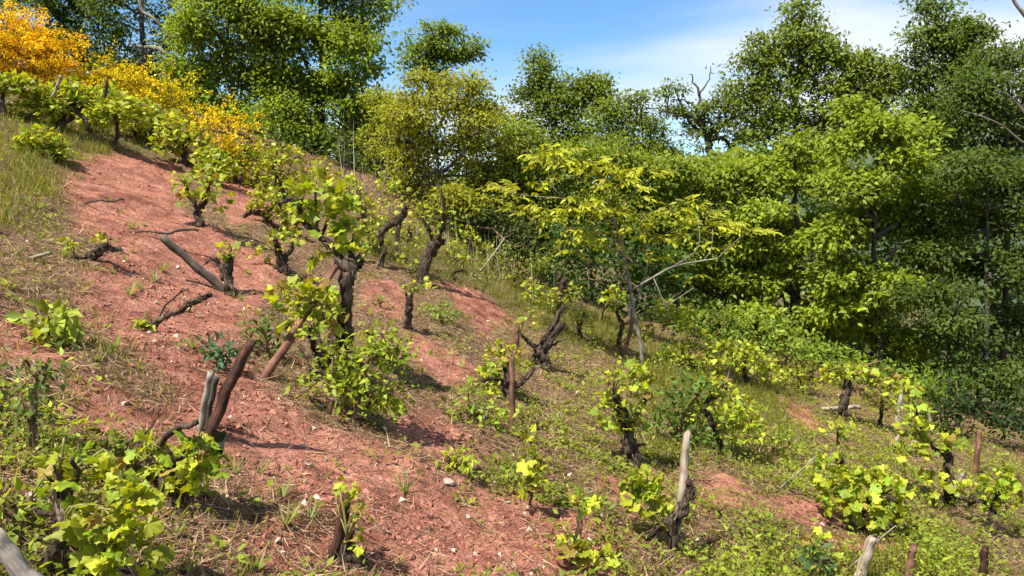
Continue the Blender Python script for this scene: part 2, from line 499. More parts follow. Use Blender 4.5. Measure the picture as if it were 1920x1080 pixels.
# leaf templates: Y along the midrib, folded a little on it
LEAF_V = [(0, 0, 0), (-0.24, 0.42, 0.09), (0, 1.0, -0.10), (0.24, 0.42, 0.09), (0, 0.5, 0.0)]
LEAF_F = [(0, 4, 1), (4, 2, 1), (0, 3, 4), (4, 3, 2)]
LEAF2_V = [(0, 0, 0), (-0.25, 0.45, 0.08), (0, 1.0, -0.06), (0.25, 0.45, 0.08)]
LEAF2_F = [(0, 2, 1), (0, 3, 2)]
TREE_V = [(0, 0, 0), (-0.24, 0.45, 0.08), (0, 0.92, -0.08), (0.24, 0.45, 0.08)]
BLADE_V = [(-0.5, 0, 0), (0.5, 0, 0), (0.36, 0.55, 0.04), (-0.36, 0.55, 0.04), (0, 1.0, 0.16)]
BLADE_F = [(0, 1, 2), (0, 2, 3), (3, 2, 4)]

def palette(base, n, rng, var=0.22, yel=0.12):
    base = np.asarray(base, float)
    c = np.repeat(base[None], n, 0) * (1 + rng.normal(0, var, (n, 1))).clip(0.45, 1.7)
    y = np.abs(rng.normal(0, yel, n))[:, None]
    c = c * (1 - y) + y * np.array([base[1] * 1.25, base[1] * 1.12, base[2] * 0.8])
    return c.clip(0.002, 1)

# ------------------------------------------------------------------ ground
def build_ground():
    xs = np.concatenate([np.linspace(-900, -60, 16), np.linspace(-52, -13, 30), np.arange(-12, 13, 0.055), np.linspace(13.4, 52, 32), np.linspace(60, 900, 16)])
    ys = np.concatenate([np.linspace(-60, 0.5, 18), np.arange(0.8, 9, 0.045), np.arange(9, 17.5, 0.085), np.linspace(18, 60, 50), np.linspace(70, 1500, 24)])
    X, Y = np.meshgrid(xs, ys)
    Z = gz(X, Y)
    fine = (Y < 18) & (np.abs(X) < 13)
    Z = Z + np.where(fine, 0.010 * (fbm(X * 24, Y * 24, 2) - 0.5), 0)
    nx, ny = len(xs), len(ys)
    i = np.arange(nx * ny).reshape(ny, nx)
    F = np.stack([i[:-1, :-1], i[:-1, 1:], i[1:, 1:], i[1:, :-1]], -1).reshape(-1, 4)
    V = np.stack([X, Y, Z], -1).reshape(-1, 3)
    me = mesh_faces("ground", V, F, M['ground'])
    bare = mask(V[:, 0], V[:, 1], BARE)
    grn = mask(V[:, 0], V[:, 1], GREEN, 0.5)
    far = sstep(14, 20, V[:, 1])
    grn = np.maximum(grn, far)
    base = 0.22 * (fbm(V[:, 0] * 0.9 + 3, V[:, 1] * 0.9 + 8, 3))
    a = me.attributes.new("cover", 'FLOAT_COLOR', 'POINT')
    c = np.ones((len(V), 4), np.float32)
    c[:, 0] = np.clip(bare + base, 0, 1); c[:, 1] = np.clip(grn * (1 - bare), 0, 1); c[:, 2] = 0
    a.data.foreach_set("color", c.ravel())
    link("ground", me, kind="structure", label="red earth hillside sloping down to the right")
build_ground()

def build_hills():
    xs = np.linspace(-700, 900, 220); ys = np.linspace(230, 900, 90)
    X, Y = np.meshgrid(xs, ys)
    crest = 10 + 22 * sstep(70, 150, X) + 26 * sstep(150, 250, X) + 14 * (fbm(X * 0.006, Y * 0.004, 3) - 0.5) + 10 * sstep(-50, -500, X)
    Z = -45 + (crest + 45) * sstep(230, 470, Y) + 3.0 * fbm(X * 0.11, Y * 0.11, 3) - 0.10 * np.clip(Y - 470, 0, 999)
    nx, ny = len(xs), len(ys)
    i = np.arange(nx * ny).reshape(ny, nx)
    F = np.stack([i[:-1, :-1], i[:-1, 1:], i[1:, 1:], i[1:, :-1]], -1).reshape(-1, 4)
    link("hills", mesh_faces("hills", np.stack([X, Y, Z], -1).reshape(-1, 3), F, M['hill']), kind="structure")
build_hills()

# ------------------------------------------------------------------ trees
def grow(trunk, centers, rng, step=0.35, low=0.4):
    """join foliage centres to the trunk by branches: each takes the nearest wood already there"""
    trunk = np.asarray(trunk, float)
    pts = [trunk[0]]; par = [-1]
    for i in range(1, len(trunk)):
        L = np.linalg.norm(trunk[i] - trunk[i - 1]); k = max(1, int(L / step))
        for j in range(1, k + 1):
            pts.append(trunk[i - 1] + (trunk[i] - trunk[i - 1]) * j / k); par.append(len(pts) - 2)
    nt = len(pts)
    N = np.zeros((nt + len(centers) * 12 + 10, 3)); N[:nt] = pts; cnt = nt
    dist = np.min(np.linalg.norm(centers[:, None] - N[None, :nt], axis=2), axis=1)
    okfrom = max(1, int(nt * low))
    tips = []
    for ci in np.argsort(dist):
        c = centers[ci]
        d = c - N[okfrom:cnt]
        cost = np.linalg.norm(d, axis=1) + 0.7 * np.clip(-d[:, 2] + 0.1, 0, None)
        s = okfrom + int(np.argmin(cost)); L = np.linalg.norm(c - N[s])
        k = int(min(10, max(1, L / step)))
        prev = s
        side = rng.normal(0, 0.10, 3) * L
        for j in range(1, k + 1):
            t = j / k
            N[cnt] = N[s] + (c - N[s]) * t + side * math.sin(t * math.pi) + np.array([0, 0, 0.10 * L * math.sin(t * math.pi)])
            par.append(prev); prev = cnt; cnt += 1
        tips.append(prev)
    par = np.array(par[:cnt])
    w = np.zeros(cnt); w[tips] = 1
    for i in range(cnt - 1, 0, -1):
        w[par[i]] += w[i]
    return N[:cnt], par, w, nt

def edge_tubes(N, par, rad, first, sides=5):
    idx = np.arange(first, len(N)); idx = idx[par[idx] >= 0]
    A = N[par[idx]]; B = N[idx]
    d = unit(B - A)
    ref = np.where(np.abs(d[:, 2:3]) < 0.9, np.array([[0, 0, 1.0]]), np.array([[1.0, 0, 0]]))
    x = unit(np.cross(d, ref)); y = np.cross(d, x)
    ang = np.arange(sides) / sides * 2 * math.pi
    ring = np.cos(ang)[None, :, None] * x[:, None] + np.sin(ang)[None, :, None] * y[:, None]
    ra = np.minimum(rad[par[idx]], rad[idx] * 1.6)
    V = np.concatenate([A[:, None] + ring * ra[:, None, None], B[:, None] + ring * rad[idx][:, None, None]], 1)
    q = np.array([(j, (j + 1) % sides, sides + (j + 1) % sides, sides + j) for j in range(sides)])
    F = (q[None] + (np.arange(len(idx)) * 2 * sides)[:, None, None]).reshape(-1, 4)
    return V.reshape(-1, 3), F

def lobe_centres(lobes, d, rc, rng, dens=1.0, depth=1.0, fill=0.35):
    C, W = [], []
    px_m = d / FOC
    for lb in lobes:
        px, py, rx, ry = lb[:4]
        dd = d + (lb[4] if len(lb) > 4 else 0.0)
        a, b = rx * px_m, ry * px_m
        c = (a + b) / 2 * depth
        n = int(max(4, dens * 1.15 * (a * b + b * c + a * c) / (rc * rc)))
        u = unit(rng.normal(0, 1, (n, 3)))
        r = np.where(rng.random(n) < fill, rng.random(n) ** 0.5 * 0.85, 0.82 + 0.24 * rng.random(n))
        lump = 0.86 + 0.28 * np.sin(u[:, 0] * 5 + px) * np.sin(u[:, 2] * 6 + py)
        C.append(at(px, py, dd) + u * (r * lump)[:, None] * np.array([a, c, b]))
        W.append(np.repeat(at(px, py, dd)[None], n, 0))
    return np.vstack(C), np.vstack(W)

def clump_centres(lobes, d, rc, rng, dens=1.0, depth=1.0):
    """lobes broken into separate leafy clumps with gaps between them"""
    C, W = [], []
    px_m = d / FOC
    for lb in lobes:
        px, py, rx, ry = lb[:4]
        dd = d + (lb[4] if len(lb) > 4 else 0.0)
        a, b = rx * px_m, ry * px_m
        c = (a + b) / 2 * depth
        m = int(rng.integers(8, 12)) if a * b > 0.12 else 5
        u = unit(rng.normal(0, 1, (m, 3)) + np.array([0, 0, 0.25]))
        r = 0.35 + 0.72 * rng.random(m) ** 0.7
        sub = at(px, py, dd) + u * r[:, None] * np.array([a, c, b])
        for k in range(m):
            rs = (a * b * c) ** (1 / 3) * (0.22 + 0.26 * rng.random())
            n = int(max(2, dens * 3.4 * rs * rs / (rc * rc)))
            q = unit(rng.normal(0, 1, (n, 3))) * (0.25 + 0.85 * rng.random((n, 1))) * rs * np.array([1.15, 1.15, 0.66])
            C.append(sub[k] + q)
            W.append(np.repeat((sub[k] * 0.75 + at(px, py, dd) * 0.25 - np.array([0, 0, 0.1]))[None], n, 0))
        ns = int(m * 1.3)
        u = unit(rng.normal(0, 1, (ns, 3)) + np.array([0, 0, 0.35]))
        C.append(at(px, py, dd) + u * (1.02 + 0.33 * rng.random((ns, 1)) ** 1.5) * np.array([a, c, b]))
        W.append(np.repeat(at(px, py, dd)[None], ns, 0))
    return np.vstack(C), np.vstack(W)

def spray(C, W, per, rc, size, col, rng, flat=0.6, droop=0.35, var=0.22, yel=0.12, tmpl=(TREE_V, LEAF2_F), mat='leaf', origin=None, name="crown", upn=0.75):
    n = len(C)
    k = np.maximum(3, rng.poisson(per * (0.55 + 0.9 * rng.random(n))))
    ci = np.repeat(np.arange(n), k)
    m = len(ci)
    g = rng.normal(0, 1, (m, 3)) * np.array([1, 1, flat]) * rc * 0.55 * (0.7 + 0.6 * rng.random(n))[ci][:, None]
    pos = C[ci] + g
    out = unit(pos - W[ci])
    loc = unit(g + 1e-6)
    d = unit(loc * 0.6 + out * 0.3 + rng.normal(0, 0.65, (m, 3)) + np.array([0, 0, -droop]))
    nrm = unit(np.array([-0.32, -0.42, 0.75]) * (upn * 1.35) + out * 0.45 + rng.normal(0, 0.46, (m, 3)))
    R = frames(d, nrm)
    s = size * (0.65 + 0.7 * rng.random(m))
    tone = (1 + rng.normal(0, 0.16, n)).clip(0.6, 1.6)
    t = palette(col, m, rng, var, yel) * tone[ci][:, None]
    if origin is not None: pos = pos - origin
    return scatter(name, tmpl[0], tmpl[1], pos, R, s, t, M[mat])

def tree(label, base_px, d, lobes, trunk, leaf=0.11, col=(0.07, 0.13, 0.02), rc=0.30, per=34, dens=1.0, bark='treebark', tr=0.11,
         name="broadleaf_tree", cat="tree", group="trees along the edge of the slope", seed=1, flat=0.52, droop=0.40, yel=0.14, var=0.28, low=0.35,
         fill=0.35, extra=None, depth=1.0, br=0.010, upn=0.75, xbark=None):
    rng = np.random.default_rng(seed)
    bx = at(base_px, 540, d)[0]
    base = np.array([bx, d, float(gz(bx, d)) - 0.1])
    root = thing(name, base, label, cat, group)
    path = [base] + [at(px, py, d + (q[0] if q else 0)) for px, py, *q in trunk]
    path = np.array(path)
    C, W = clump_centres(lobes, d, rc, rng, dens * 1.35, depth)
    N, par, w, nt = grow(path, C, rng, low=low)
    tr *= 0.62; per *= 1.75; leaf *= 0.92
    rad = br * 0.62 * np.sqrt(w)
    rad = np.minimum(rad, tr * 0.8)
    trad = np.linspace(tr, tr * 0.28, len(path))
    v, f = tube(path - base, trad, 9, 0.10, rng, sub=5, wob=0.015)
    link("trunk", poly_mesh("trunk", v, f, M[bark]), root)
    V, F = edge_tubes(N - base, par, rad, nt)
    if extra:
        for poly in extra:
            p3 = np.array([at(px, py, d + dd) for px, py, r, dd in poly]) - base
            v, f = tube(p3, [q[2] * d / FOC * 0.8 for q in poly], 6, 0.12, rng, sub=3, wob=0.02)
            link("limb", poly_mesh("limb", v, f, M[xbark or bark]), root)
    link("branches", mesh_faces("branches", V, F, M[bark]), root, kind="stuff")
    link("crown", spray(C, W, per, rc, leaf, col, rng, flat, droop, var, yel, origin=base, upn=upn), root)
    return root

def boughs(cx, top, bot, half, n, seed, ry=22, lean=0.0):
    """lobes for a tree whose leafy boughs hang in layers either side of the stem"""
    r = random.Random(seed)
    out = []
    for k in range(n):
        t = (k + 0.5) / n
        y = top + (bot - top) * t
        w = half * (0.10 + 1.0 * math.sin(math.pi * min(1, 0.12 + 0.75 * t)) ** 0.8)
        for sd in ((-1, 1) if k % 3 else (-1, 0.1, 1)):
            off = w * (0.35 + 0.45 * r.random()) * sd + r.uniform(-8, 8) + lean * (1 - t)
            out.append((cx + off, y + r.uniform(-26, 26), w * (0.26 + 0.26 * r.random()), ry * (0.75 + 0.95 * r.random()), r.uniform(-0.6, 0.6)))
    return out

G_MID = (0.185, 0.265, 0.024)
G_DARK = (0.095, 0.15, 0.02)
G_BRIGHT = (0.225, 0.30, 0.026)
G_OLIVE = (0.235, 0.255, 0.022)

tree("dark green tree behind the tallest yellow broom at the top corner", 150, 19,
     [(60, 10, 70, 60), (150, 40, 70, 60), (200, 90, 60, 50), (120, 120, 90, 50), (20, 120, 80, 70), (180, -60, 90, 60), (230, 150, 50, 40), (60, -60, 80, 60)],
     [(150, 200), (150, 80), (150, -60)], 0.10, G_DARK, seed=2, dens=1.0)
tree("half-bare tree with pale dead boughs between two green crowns", 268, 18,
     [(330, 20, 60, 40, 0.5), (215, 10, 40, 30), (300, 160, 70, 40, 0.6), (330, 90, 45, 40, 0.8), (250, 140, 50, 30, 0.5), (290, -50, 110, 40)],
     [(275, 150), (268, 60), (262, -60)], 0.10, G_DARK, seed=3, tr=0.16, dens=0.8, xbark='palebark',
     extra=[[(320, 105, 7, -0.3), (290, 90, 6, -0.3), (262, 88, 4, -0.3), (240, 84, 2, -0.3)],
            [(345, 92, 5, -0.4), (318, 66, 4, -0.4), (285, 35, 3, -0.5), (262, 12, 2.5, -0.5), (255, -20, 2, -0.5)],
            [(385, 30, 3, -0.4), (362, 3, 3, -0.4), (335, 8, 2, -0.4), (305, 20, 1.5, -0.4)],
            [(285, 65, 2.5, -0.4), (275, 35, 2, -0.4), (262, 0, 1.5, -0.4)]])
tree("bright green tree beside the half-bare tree, leaning toward the broom", 430, 16.8, boughs(425, -60, 310, 85, 9, 7, 24), [(440, 240), (430, 120), (425, -40)], 0.11, G_MID, seed=4, per=36, dens=0.7)
tree("tall dense green tree rising out of frame left of the open sky", 600, 17.2, boughs(600, -70, 320, 118, 10, 8, 26), [(605, 260), (600, 120), (600, -60)], 0.115, G_MID, seed=5, tr=0.15, per=38, dens=0.75)
tree("small round topped tree poking up alone against blue sky", 800, 22,
     [(800, 75, 34, 24), (835, 80, 40, 26), (790, 110, 32, 28), (840, 115, 32, 22), (880, 92, 18, 14), (810, 140, 28, 18)],
     [(805, 230), (808, 150), (815, 90)], 0.13, (0.14, 0.21, 0.022), rc=0.26, per=20, seed=6, tr=0.07, dens=0.6, low=0.6)
tree("olive gold tree with bronze young leaves below the round topped one", 830, 14.2,
     boughs(825, 165, 400, 125, 8, 12, 15) + [(885, 155, 14, 16), (790, 160, 24, 16), (905, 200, 26, 14), (745, 215, 24, 16)],
     [(828, 420), (822, 320), (815, 200)], 0.085, G_OLIVE, rc=0.24, per=26, seed=7, tr=0.06, yel=0.3, var=0.3, dens=1.0, fill=0.5,
     extra=[[(822, 330, 4, 0), (865, 290, 3, -0.2), (900, 240, 2, -0.3)], [(826, 360, 4, 0), (780, 310, 3, -0.2), (750, 250, 2, -0.2)]])
tree("yellow green young tree just left of the olive gold one", 735, 15.6, boughs(735, 190, 400, 55, 6, 9, 17), [(735, 420), (733, 300), (735, 200)], 0.09, (0.20, 0.24, 0.022), rc=0.23, per=26, seed=20, tr=0.05, dens=0.8, yel=0.25)
tree("yellow green young tree between the olive gold one and the spiked oak", 930, 15.9, boughs(930, 205, 430, 62, 7, 10, 17), [(930, 430), (932, 320), (930, 210)], 0.09, (0.19, 0.235, 0.022), rc=0.23, per=26, seed=71, tr=0.05, dens=0.8, yel=0.25)
tree("oak with a narrow leafy spike on top, left of the sparse trees", 1040, 19.5,
     [(1012, 125, 16, 22), (1015, 160, 24, 18), (1000, 180, 24, 30), (1060, 185, 50, 32), (1100, 190, 32, 36), (1020, 230, 50, 40), (1085, 240, 55, 40), (1010, 290, 55, 40),
      (1090, 300, 55, 35), (1120, 165, 16, 16)],
     [(1045, 300), (1035, 200), (1014, 105)], 0.12, (0.14, 0.20, 0.022), rc=0.28, per=26, seed=8, tr=0.08, dens=0.75, depth=0.8)
tree("thin crowned oak with sky showing through beside the bare limbed tree", 1165, 18,
     [(1160, 205, 26, 20), (1190, 195, 22, 18), (1185, 240, 40, 28), (1145, 260, 34, 30), (1210, 280, 34, 24), (1170, 310, 50, 26), (1225, 240, 16, 16), (1135, 215, 20, 18)],
     [(1160, 330), (1170, 260), (1185, 190)], 0.10, (0.15, 0.21, 0.022), rc=0.26, per=18, seed=9, tr=0.07, dens=0.5, fill=0.2, depth=0.7,
     extra=[[(1160, 305, 5, 0), (1185, 285, 4, 0), (1215, 265, 2.5, 0)], [(1165, 300, 4, 0), (1178, 270, 3, 0), (1190, 240, 2, 0)]])
tree("mostly bare oak with dark twisted limbs against white cloud", 1325, 18.6,
     [(1268, 170, 26, 12), (1300, 215, 22, 14), (1395, 240, 36, 22), (1385, 205, 24, 18), (1360, 170, 22, 18), (1285, 300, 50, 24), (1380, 265, 26, 14), (1370, 190, 18, 12), (1240, 290, 40, 30), (1330, 200, 16, 10), (1345, 230, 22, 12), (1255, 205, 22, 10), (1400, 215, 26, 16), (1310, 250, 26, 12)],
     [(1330, 300), (1333, 262), (1332, 240)], 0.10, (0.13, 0.18, 0.02), rc=0.20, per=14, seed=10, tr=0.11, dens=0.6, low=0.7,
     extra=[[(1330, 285, 9, 0), (1330, 262, 8, 0), (1318, 235, 6, 0), (1308, 205, 4, 0.1), (1310, 175, 3, 0.2), (1300, 152, 2, 0.2), (1293, 140, 1.2, 0.2)],
            [(1310, 180, 3, 0.2), (1322, 160, 2, 0.2), (1332, 140, 1.2, 0.3), (1333, 124, 0.9, 0.3)],
            [(1318, 235, 5, 0), (1295, 220, 3.5, -0.1), (1262, 212, 2.5, -0.2), (1230, 206, 1.6, -0.2), (1210, 200, 1, -0.2)],
            [(1308, 205, 3, 0.1), (1290, 190, 2, 0), (1262, 186, 1.4, 0)],
            [(1330, 262, 7, 0), (1345, 245, 5, 0), (1365, 228, 4, 0.1), (1378, 205, 3, 0.2), (1384, 180, 2, 0.2), (1400, 165, 1, 0.2)],
            [(1365, 228, 3, 0.1), (1395, 210, 2, 0.1), (1415, 206, 1.2, 0.1)],
            [(1345, 245, 4, 0), (1352, 215, 3, 0.1), (1366, 195, 2, 0.2), (1362, 160, 1.2, 0.2), (1372, 140, 0.8, 0.2)],
            [(1318, 235, 3, 0), (1325, 205, 2.2, 0.2), (1340, 182, 1.3, 0.2)],
            [(1330, 285, 6, 0), (1365, 292, 4, -0.3), (1385, 310, 3, -0.3), (1390, 320, 2, -0.3)]])
tree("tall oak with ragged pointed top before the white clouds", 1490, 17.4,
     [(1502, 22, 20, 26), (1510, 62, 32, 26), (1480, 90, 36, 26), (1420, 95, 30, 22), (1540, 100, 40, 30), (1470, 140, 55, 34), (1410, 140, 38, 34), (1560, 140, 55, 34), (1620, 135, 36, 28),
      (1650, 170, 36, 26), (1520, 190, 70, 36), (1600, 190, 55, 34), (1440, 195, 45, 32), (1580, 235, 70, 34), (1500, 250, 70, 40), (1450, 265, 50, 40), (1560, 290, 80, 40), (1665, 130, 18, 16),
      (1640, 215, 34, 20)],
     [(1490, 330), (1492, 200), (1505, 60), (1502, 10)], 0.115, (0.15, 0.21, 0.022), rc=0.27, per=24, seed=11, tr=0.12, dens=0.62, fill=0.3, depth=0.75,
     extra=[[(1492, 260, 6, 0), (1530, 225, 5, -0.2), (1580, 190, 3, -0.3), (1620, 150, 2, -0.3)], [(1585, 250, 5, -0.5), (1620, 220, 4, -0.5), (1650, 195, 2.5, -0.4)]])
tree("tall narrow tree with a pale straight stem at the far side", 1770, 16.6,
     [(1750, 18, 34, 22), (1760, 60, 55, 30), (1720, 85, 30, 24), (1800, 90, 45, 30), (1755, 110, 55, 34), (1730, 165, 40, 30), (1800, 150, 50, 36), (1780, 210, 60, 40), (1730, 230, 40, 30),
      (1835, 70, 25, 18), (1760, 270, 60, 40)],
     [(1768, 300), (1770, 150), (1752, 0)], 0.11, (0.10, 0.16, 0.02), rc=0.27, per=26, seed=12, tr=0.06, bark='palebark', dens=0.7, depth=0.8)
tree("dark dense tree filling the upper corner beside the pale twigs", 1895, 15.2, boughs(1900, 95, 420, 95, 8, 6, 24), [(1890, 420), (1890, 260), (1895, 110)], 0.10, (0.07, 0.118, 0.017), seed=13, tr=0.12, per=36, dens=0.95)  # dark-leaved kind; the shade it stands in is also put into this colour
tree("bright chestnut coppice stem with leafy boughs down to the ground", 1500, 15.8, boughs(1490, 285, 690, 120, 8, 1, 17), [(1500, 640), (1495, 480), (1490, 300)], 0.13, G_BRIGHT, rc=0.27, per=34, seed=14, tr=0.12, low=0.15, dens=0.62, br=0.014,
     extra=[[(1498, 560, 5, 0), (1470, 510, 4, -0.3), (1430, 480, 2.5, -0.5)], [(1497, 520, 5, 0), (1530, 470, 4, -0.3), (1570, 440, 2, -0.5)]])
tree("taller chestnut coppice stem right of the bright one", 1650, 14.8, boughs(1650, 215, 700, 112, 9, 2, 17), [(1650, 650), (1640, 480), (1648, 260)], 0.13, (0.21, 0.285, 0.024), rc=0.27, per=34, seed=18, tr=0.12, low=0.15, dens=0.62, br=0.014,
     extra=[[(1645, 520, 5, 0), (1675, 470, 4, -0.3), (1710, 450, 2.5, -0.5)], [(1642, 420, 4, 0), (1610, 380, 3, -0.3), (1590, 360, 2, -0.4)]])
tree("dark shaded tree low at the edge beside the last stakes", 1840, 14.0, boughs(1850, 300, 760, 120, 9, 3, 18), [(1845, 700), (1850, 560), (1850, 350)], 0.10, (0.072, 0.118, 0.017), seed=15, tr=0.12, low=0.15, per=36, dens=1.0)  # leaf colour holds a dark species and painted-in shade together
tree("leafy tree filling the gap under the bare limbed oak", 1345, 16.4, boughs(1345, 300, 610, 105, 7, 4, 17), [(1345, 560), (1340, 450), (1338, 320)], 0.12, (0.195, 0.27, 0.022), seed=16, tr=0.09, low=0.15, per=34, dens=0.62, br=0.014)
tree("slim green tree between the sapling and the bare limbed oak", 1235, 15.8, boughs(1235, 300, 540, 70, 6, 5), [(1235, 500), (1236, 420), (1235, 310)], 0.11, (0.17, 0.24, 0.022), seed=19, tr=0.06, low=0.2, per=32, dens=0.65)
tree("pale green tree standing behind the yellow walnut sapling", 1110, 15.2,
     [(1060, 310, 56, 30), (1140, 300, 50, 30), (1195, 330, 45, 30), (1000, 310, 45, 34), (960, 270, 34, 30), (1100, 370, 70, 30), (1180, 400, 55, 30), (980, 380, 50, 30), (960, 330, 40, 26), (1040, 420, 60, 26), (1130, 440, 60, 26)],
     [(1110, 480), (1110, 400), (1105, 310)], 0.10, (0.17, 0.23, 0.02), seed=17, tr=0.06, low=0.3, per=32, dens=0.65)

def shrub(label, base_px, lobes, leaf=0.06, col=(0.1, 0.16, 0.02), rc=0.14, per=16, dens=1.0, name="shrub", cat="shrub", group=None, seed=1, d=None,
          tmpl=(LEAF2_V, LEAF2_F), mat='leaf', yel=0.15, var=0.25, br=0.004, bark='cane', fill=0.35, flat=0.7, droop=0.2, crown="crown", upn=0.7):
    rng = np.random.default_rng(seed)
    base = ground_at(*base_px)
    if d is not None:
        x = at(base_px[0], 540, d)[0]; base = np.array([x, d, float(gz(x, d))])
    base = base - np.array([0, 0, 0.03])
    d = base[1]
    root = thing(name, base, label, cat, group)
    C, W = lobe_centres(lobes, d, rc, rng, dens, 0.9, fill)
    keep = C[:, 2] > gz(C[:, 0], C[:, 1]) + 0.03
    C, W = C[keep], W[keep]
    top = C[np.argmax(C[:, 2])]
    path = np.array([base, base + (C.mean(0) - base) * 0.4 + np.array([0, 0, 0.02]), C.mean(0)])
    N, par, w, nt = grow(path, C, rng, step=0.15, low=0.1)
    V, F = edge_tubes(N - base, par, br * np.sqrt(w).clip(1, 5), 1, 4)
    link("stems", mesh_faces("stems", V, F, M[bark]), root)
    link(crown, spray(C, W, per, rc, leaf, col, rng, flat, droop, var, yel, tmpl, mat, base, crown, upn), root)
    return root

# dark thicket under the sapling and the wood's own edge
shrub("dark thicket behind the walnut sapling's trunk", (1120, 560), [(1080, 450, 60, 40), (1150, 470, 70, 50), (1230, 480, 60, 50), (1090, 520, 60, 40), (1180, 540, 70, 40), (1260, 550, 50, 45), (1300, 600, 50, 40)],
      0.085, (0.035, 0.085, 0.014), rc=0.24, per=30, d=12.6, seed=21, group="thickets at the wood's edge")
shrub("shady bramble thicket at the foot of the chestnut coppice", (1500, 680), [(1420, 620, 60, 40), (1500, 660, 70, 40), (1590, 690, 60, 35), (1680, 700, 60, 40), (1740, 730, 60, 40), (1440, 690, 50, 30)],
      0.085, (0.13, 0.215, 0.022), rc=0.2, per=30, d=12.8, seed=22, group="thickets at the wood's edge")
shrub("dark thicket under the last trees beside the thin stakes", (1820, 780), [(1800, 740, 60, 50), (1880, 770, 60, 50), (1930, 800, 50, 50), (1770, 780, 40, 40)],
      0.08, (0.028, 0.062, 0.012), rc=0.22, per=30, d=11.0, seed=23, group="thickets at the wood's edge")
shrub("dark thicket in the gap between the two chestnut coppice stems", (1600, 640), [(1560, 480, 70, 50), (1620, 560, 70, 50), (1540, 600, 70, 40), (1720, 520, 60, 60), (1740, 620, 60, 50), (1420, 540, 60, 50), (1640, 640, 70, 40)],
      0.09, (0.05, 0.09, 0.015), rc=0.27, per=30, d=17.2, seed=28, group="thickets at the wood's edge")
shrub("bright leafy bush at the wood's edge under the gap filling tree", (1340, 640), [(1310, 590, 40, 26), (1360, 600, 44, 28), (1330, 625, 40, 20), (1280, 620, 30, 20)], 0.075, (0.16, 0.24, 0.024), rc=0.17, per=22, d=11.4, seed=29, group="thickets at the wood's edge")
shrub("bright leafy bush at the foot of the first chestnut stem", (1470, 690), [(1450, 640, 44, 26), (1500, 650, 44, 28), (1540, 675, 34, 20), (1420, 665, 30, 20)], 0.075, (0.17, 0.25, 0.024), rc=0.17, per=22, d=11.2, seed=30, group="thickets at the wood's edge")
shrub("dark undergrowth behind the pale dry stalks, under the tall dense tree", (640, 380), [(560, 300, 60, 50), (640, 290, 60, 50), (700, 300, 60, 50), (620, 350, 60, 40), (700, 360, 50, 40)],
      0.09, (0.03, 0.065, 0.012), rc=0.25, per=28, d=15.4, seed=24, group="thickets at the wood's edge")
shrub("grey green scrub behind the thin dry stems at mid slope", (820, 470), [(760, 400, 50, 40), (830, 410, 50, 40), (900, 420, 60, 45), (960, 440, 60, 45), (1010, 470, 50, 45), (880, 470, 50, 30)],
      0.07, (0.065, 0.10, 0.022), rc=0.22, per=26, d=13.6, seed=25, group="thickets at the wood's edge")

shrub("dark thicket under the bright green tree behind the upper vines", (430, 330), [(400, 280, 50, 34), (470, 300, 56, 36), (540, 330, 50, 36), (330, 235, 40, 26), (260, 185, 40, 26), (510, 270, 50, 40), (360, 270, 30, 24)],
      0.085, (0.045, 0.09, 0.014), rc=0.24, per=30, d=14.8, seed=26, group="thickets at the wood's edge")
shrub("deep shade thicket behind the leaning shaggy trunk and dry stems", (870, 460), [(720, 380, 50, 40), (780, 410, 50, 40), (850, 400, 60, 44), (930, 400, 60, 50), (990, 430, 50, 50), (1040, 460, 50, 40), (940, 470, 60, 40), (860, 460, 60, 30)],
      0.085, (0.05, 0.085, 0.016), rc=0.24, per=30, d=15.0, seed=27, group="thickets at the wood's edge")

# the wood farther down, behind all of those
def build_wood():
    rng = np.random.default_rng(31)
    lobes = []
    for px in range(-250, 2250, 120):
        lobes.append((px, 420 + rng.normal(0, 20), 130, 60, rng.random() * 4))
        lobes.append((px + 50, 520 + rng.normal(0, 20), 130, 70, rng.random() * 4))
        lobes.append((px, 660, 130, 90, rng.random() * 4))
        if 1380 < px < 1950:
            lobes.append((px, 335 + rng.normal(0, 10), 110, 50, rng.random() * 4))
        if 600 < px < 1400:
            lobes.append((px, 350 + rng.normal(0, 10), 110, 45, rng.random() * 4))
        if px < 640:
            lobes.append((px, 240 + rng.normal(0, 20), 120, 90, rng.random() * 4))
    C, W = lobe_centres(lobes, 24.5, 0.62, rng, 1.9, 0.5, 0.3)
    me = spray(C, W, 36, 0.62, 0.26, (0.06, 0.11, 0.018), rng, name="far_wood")
    link("far_wood", me, kind="stuff", label="dense green wood farther down the slope", cat="wood")
build_wood()

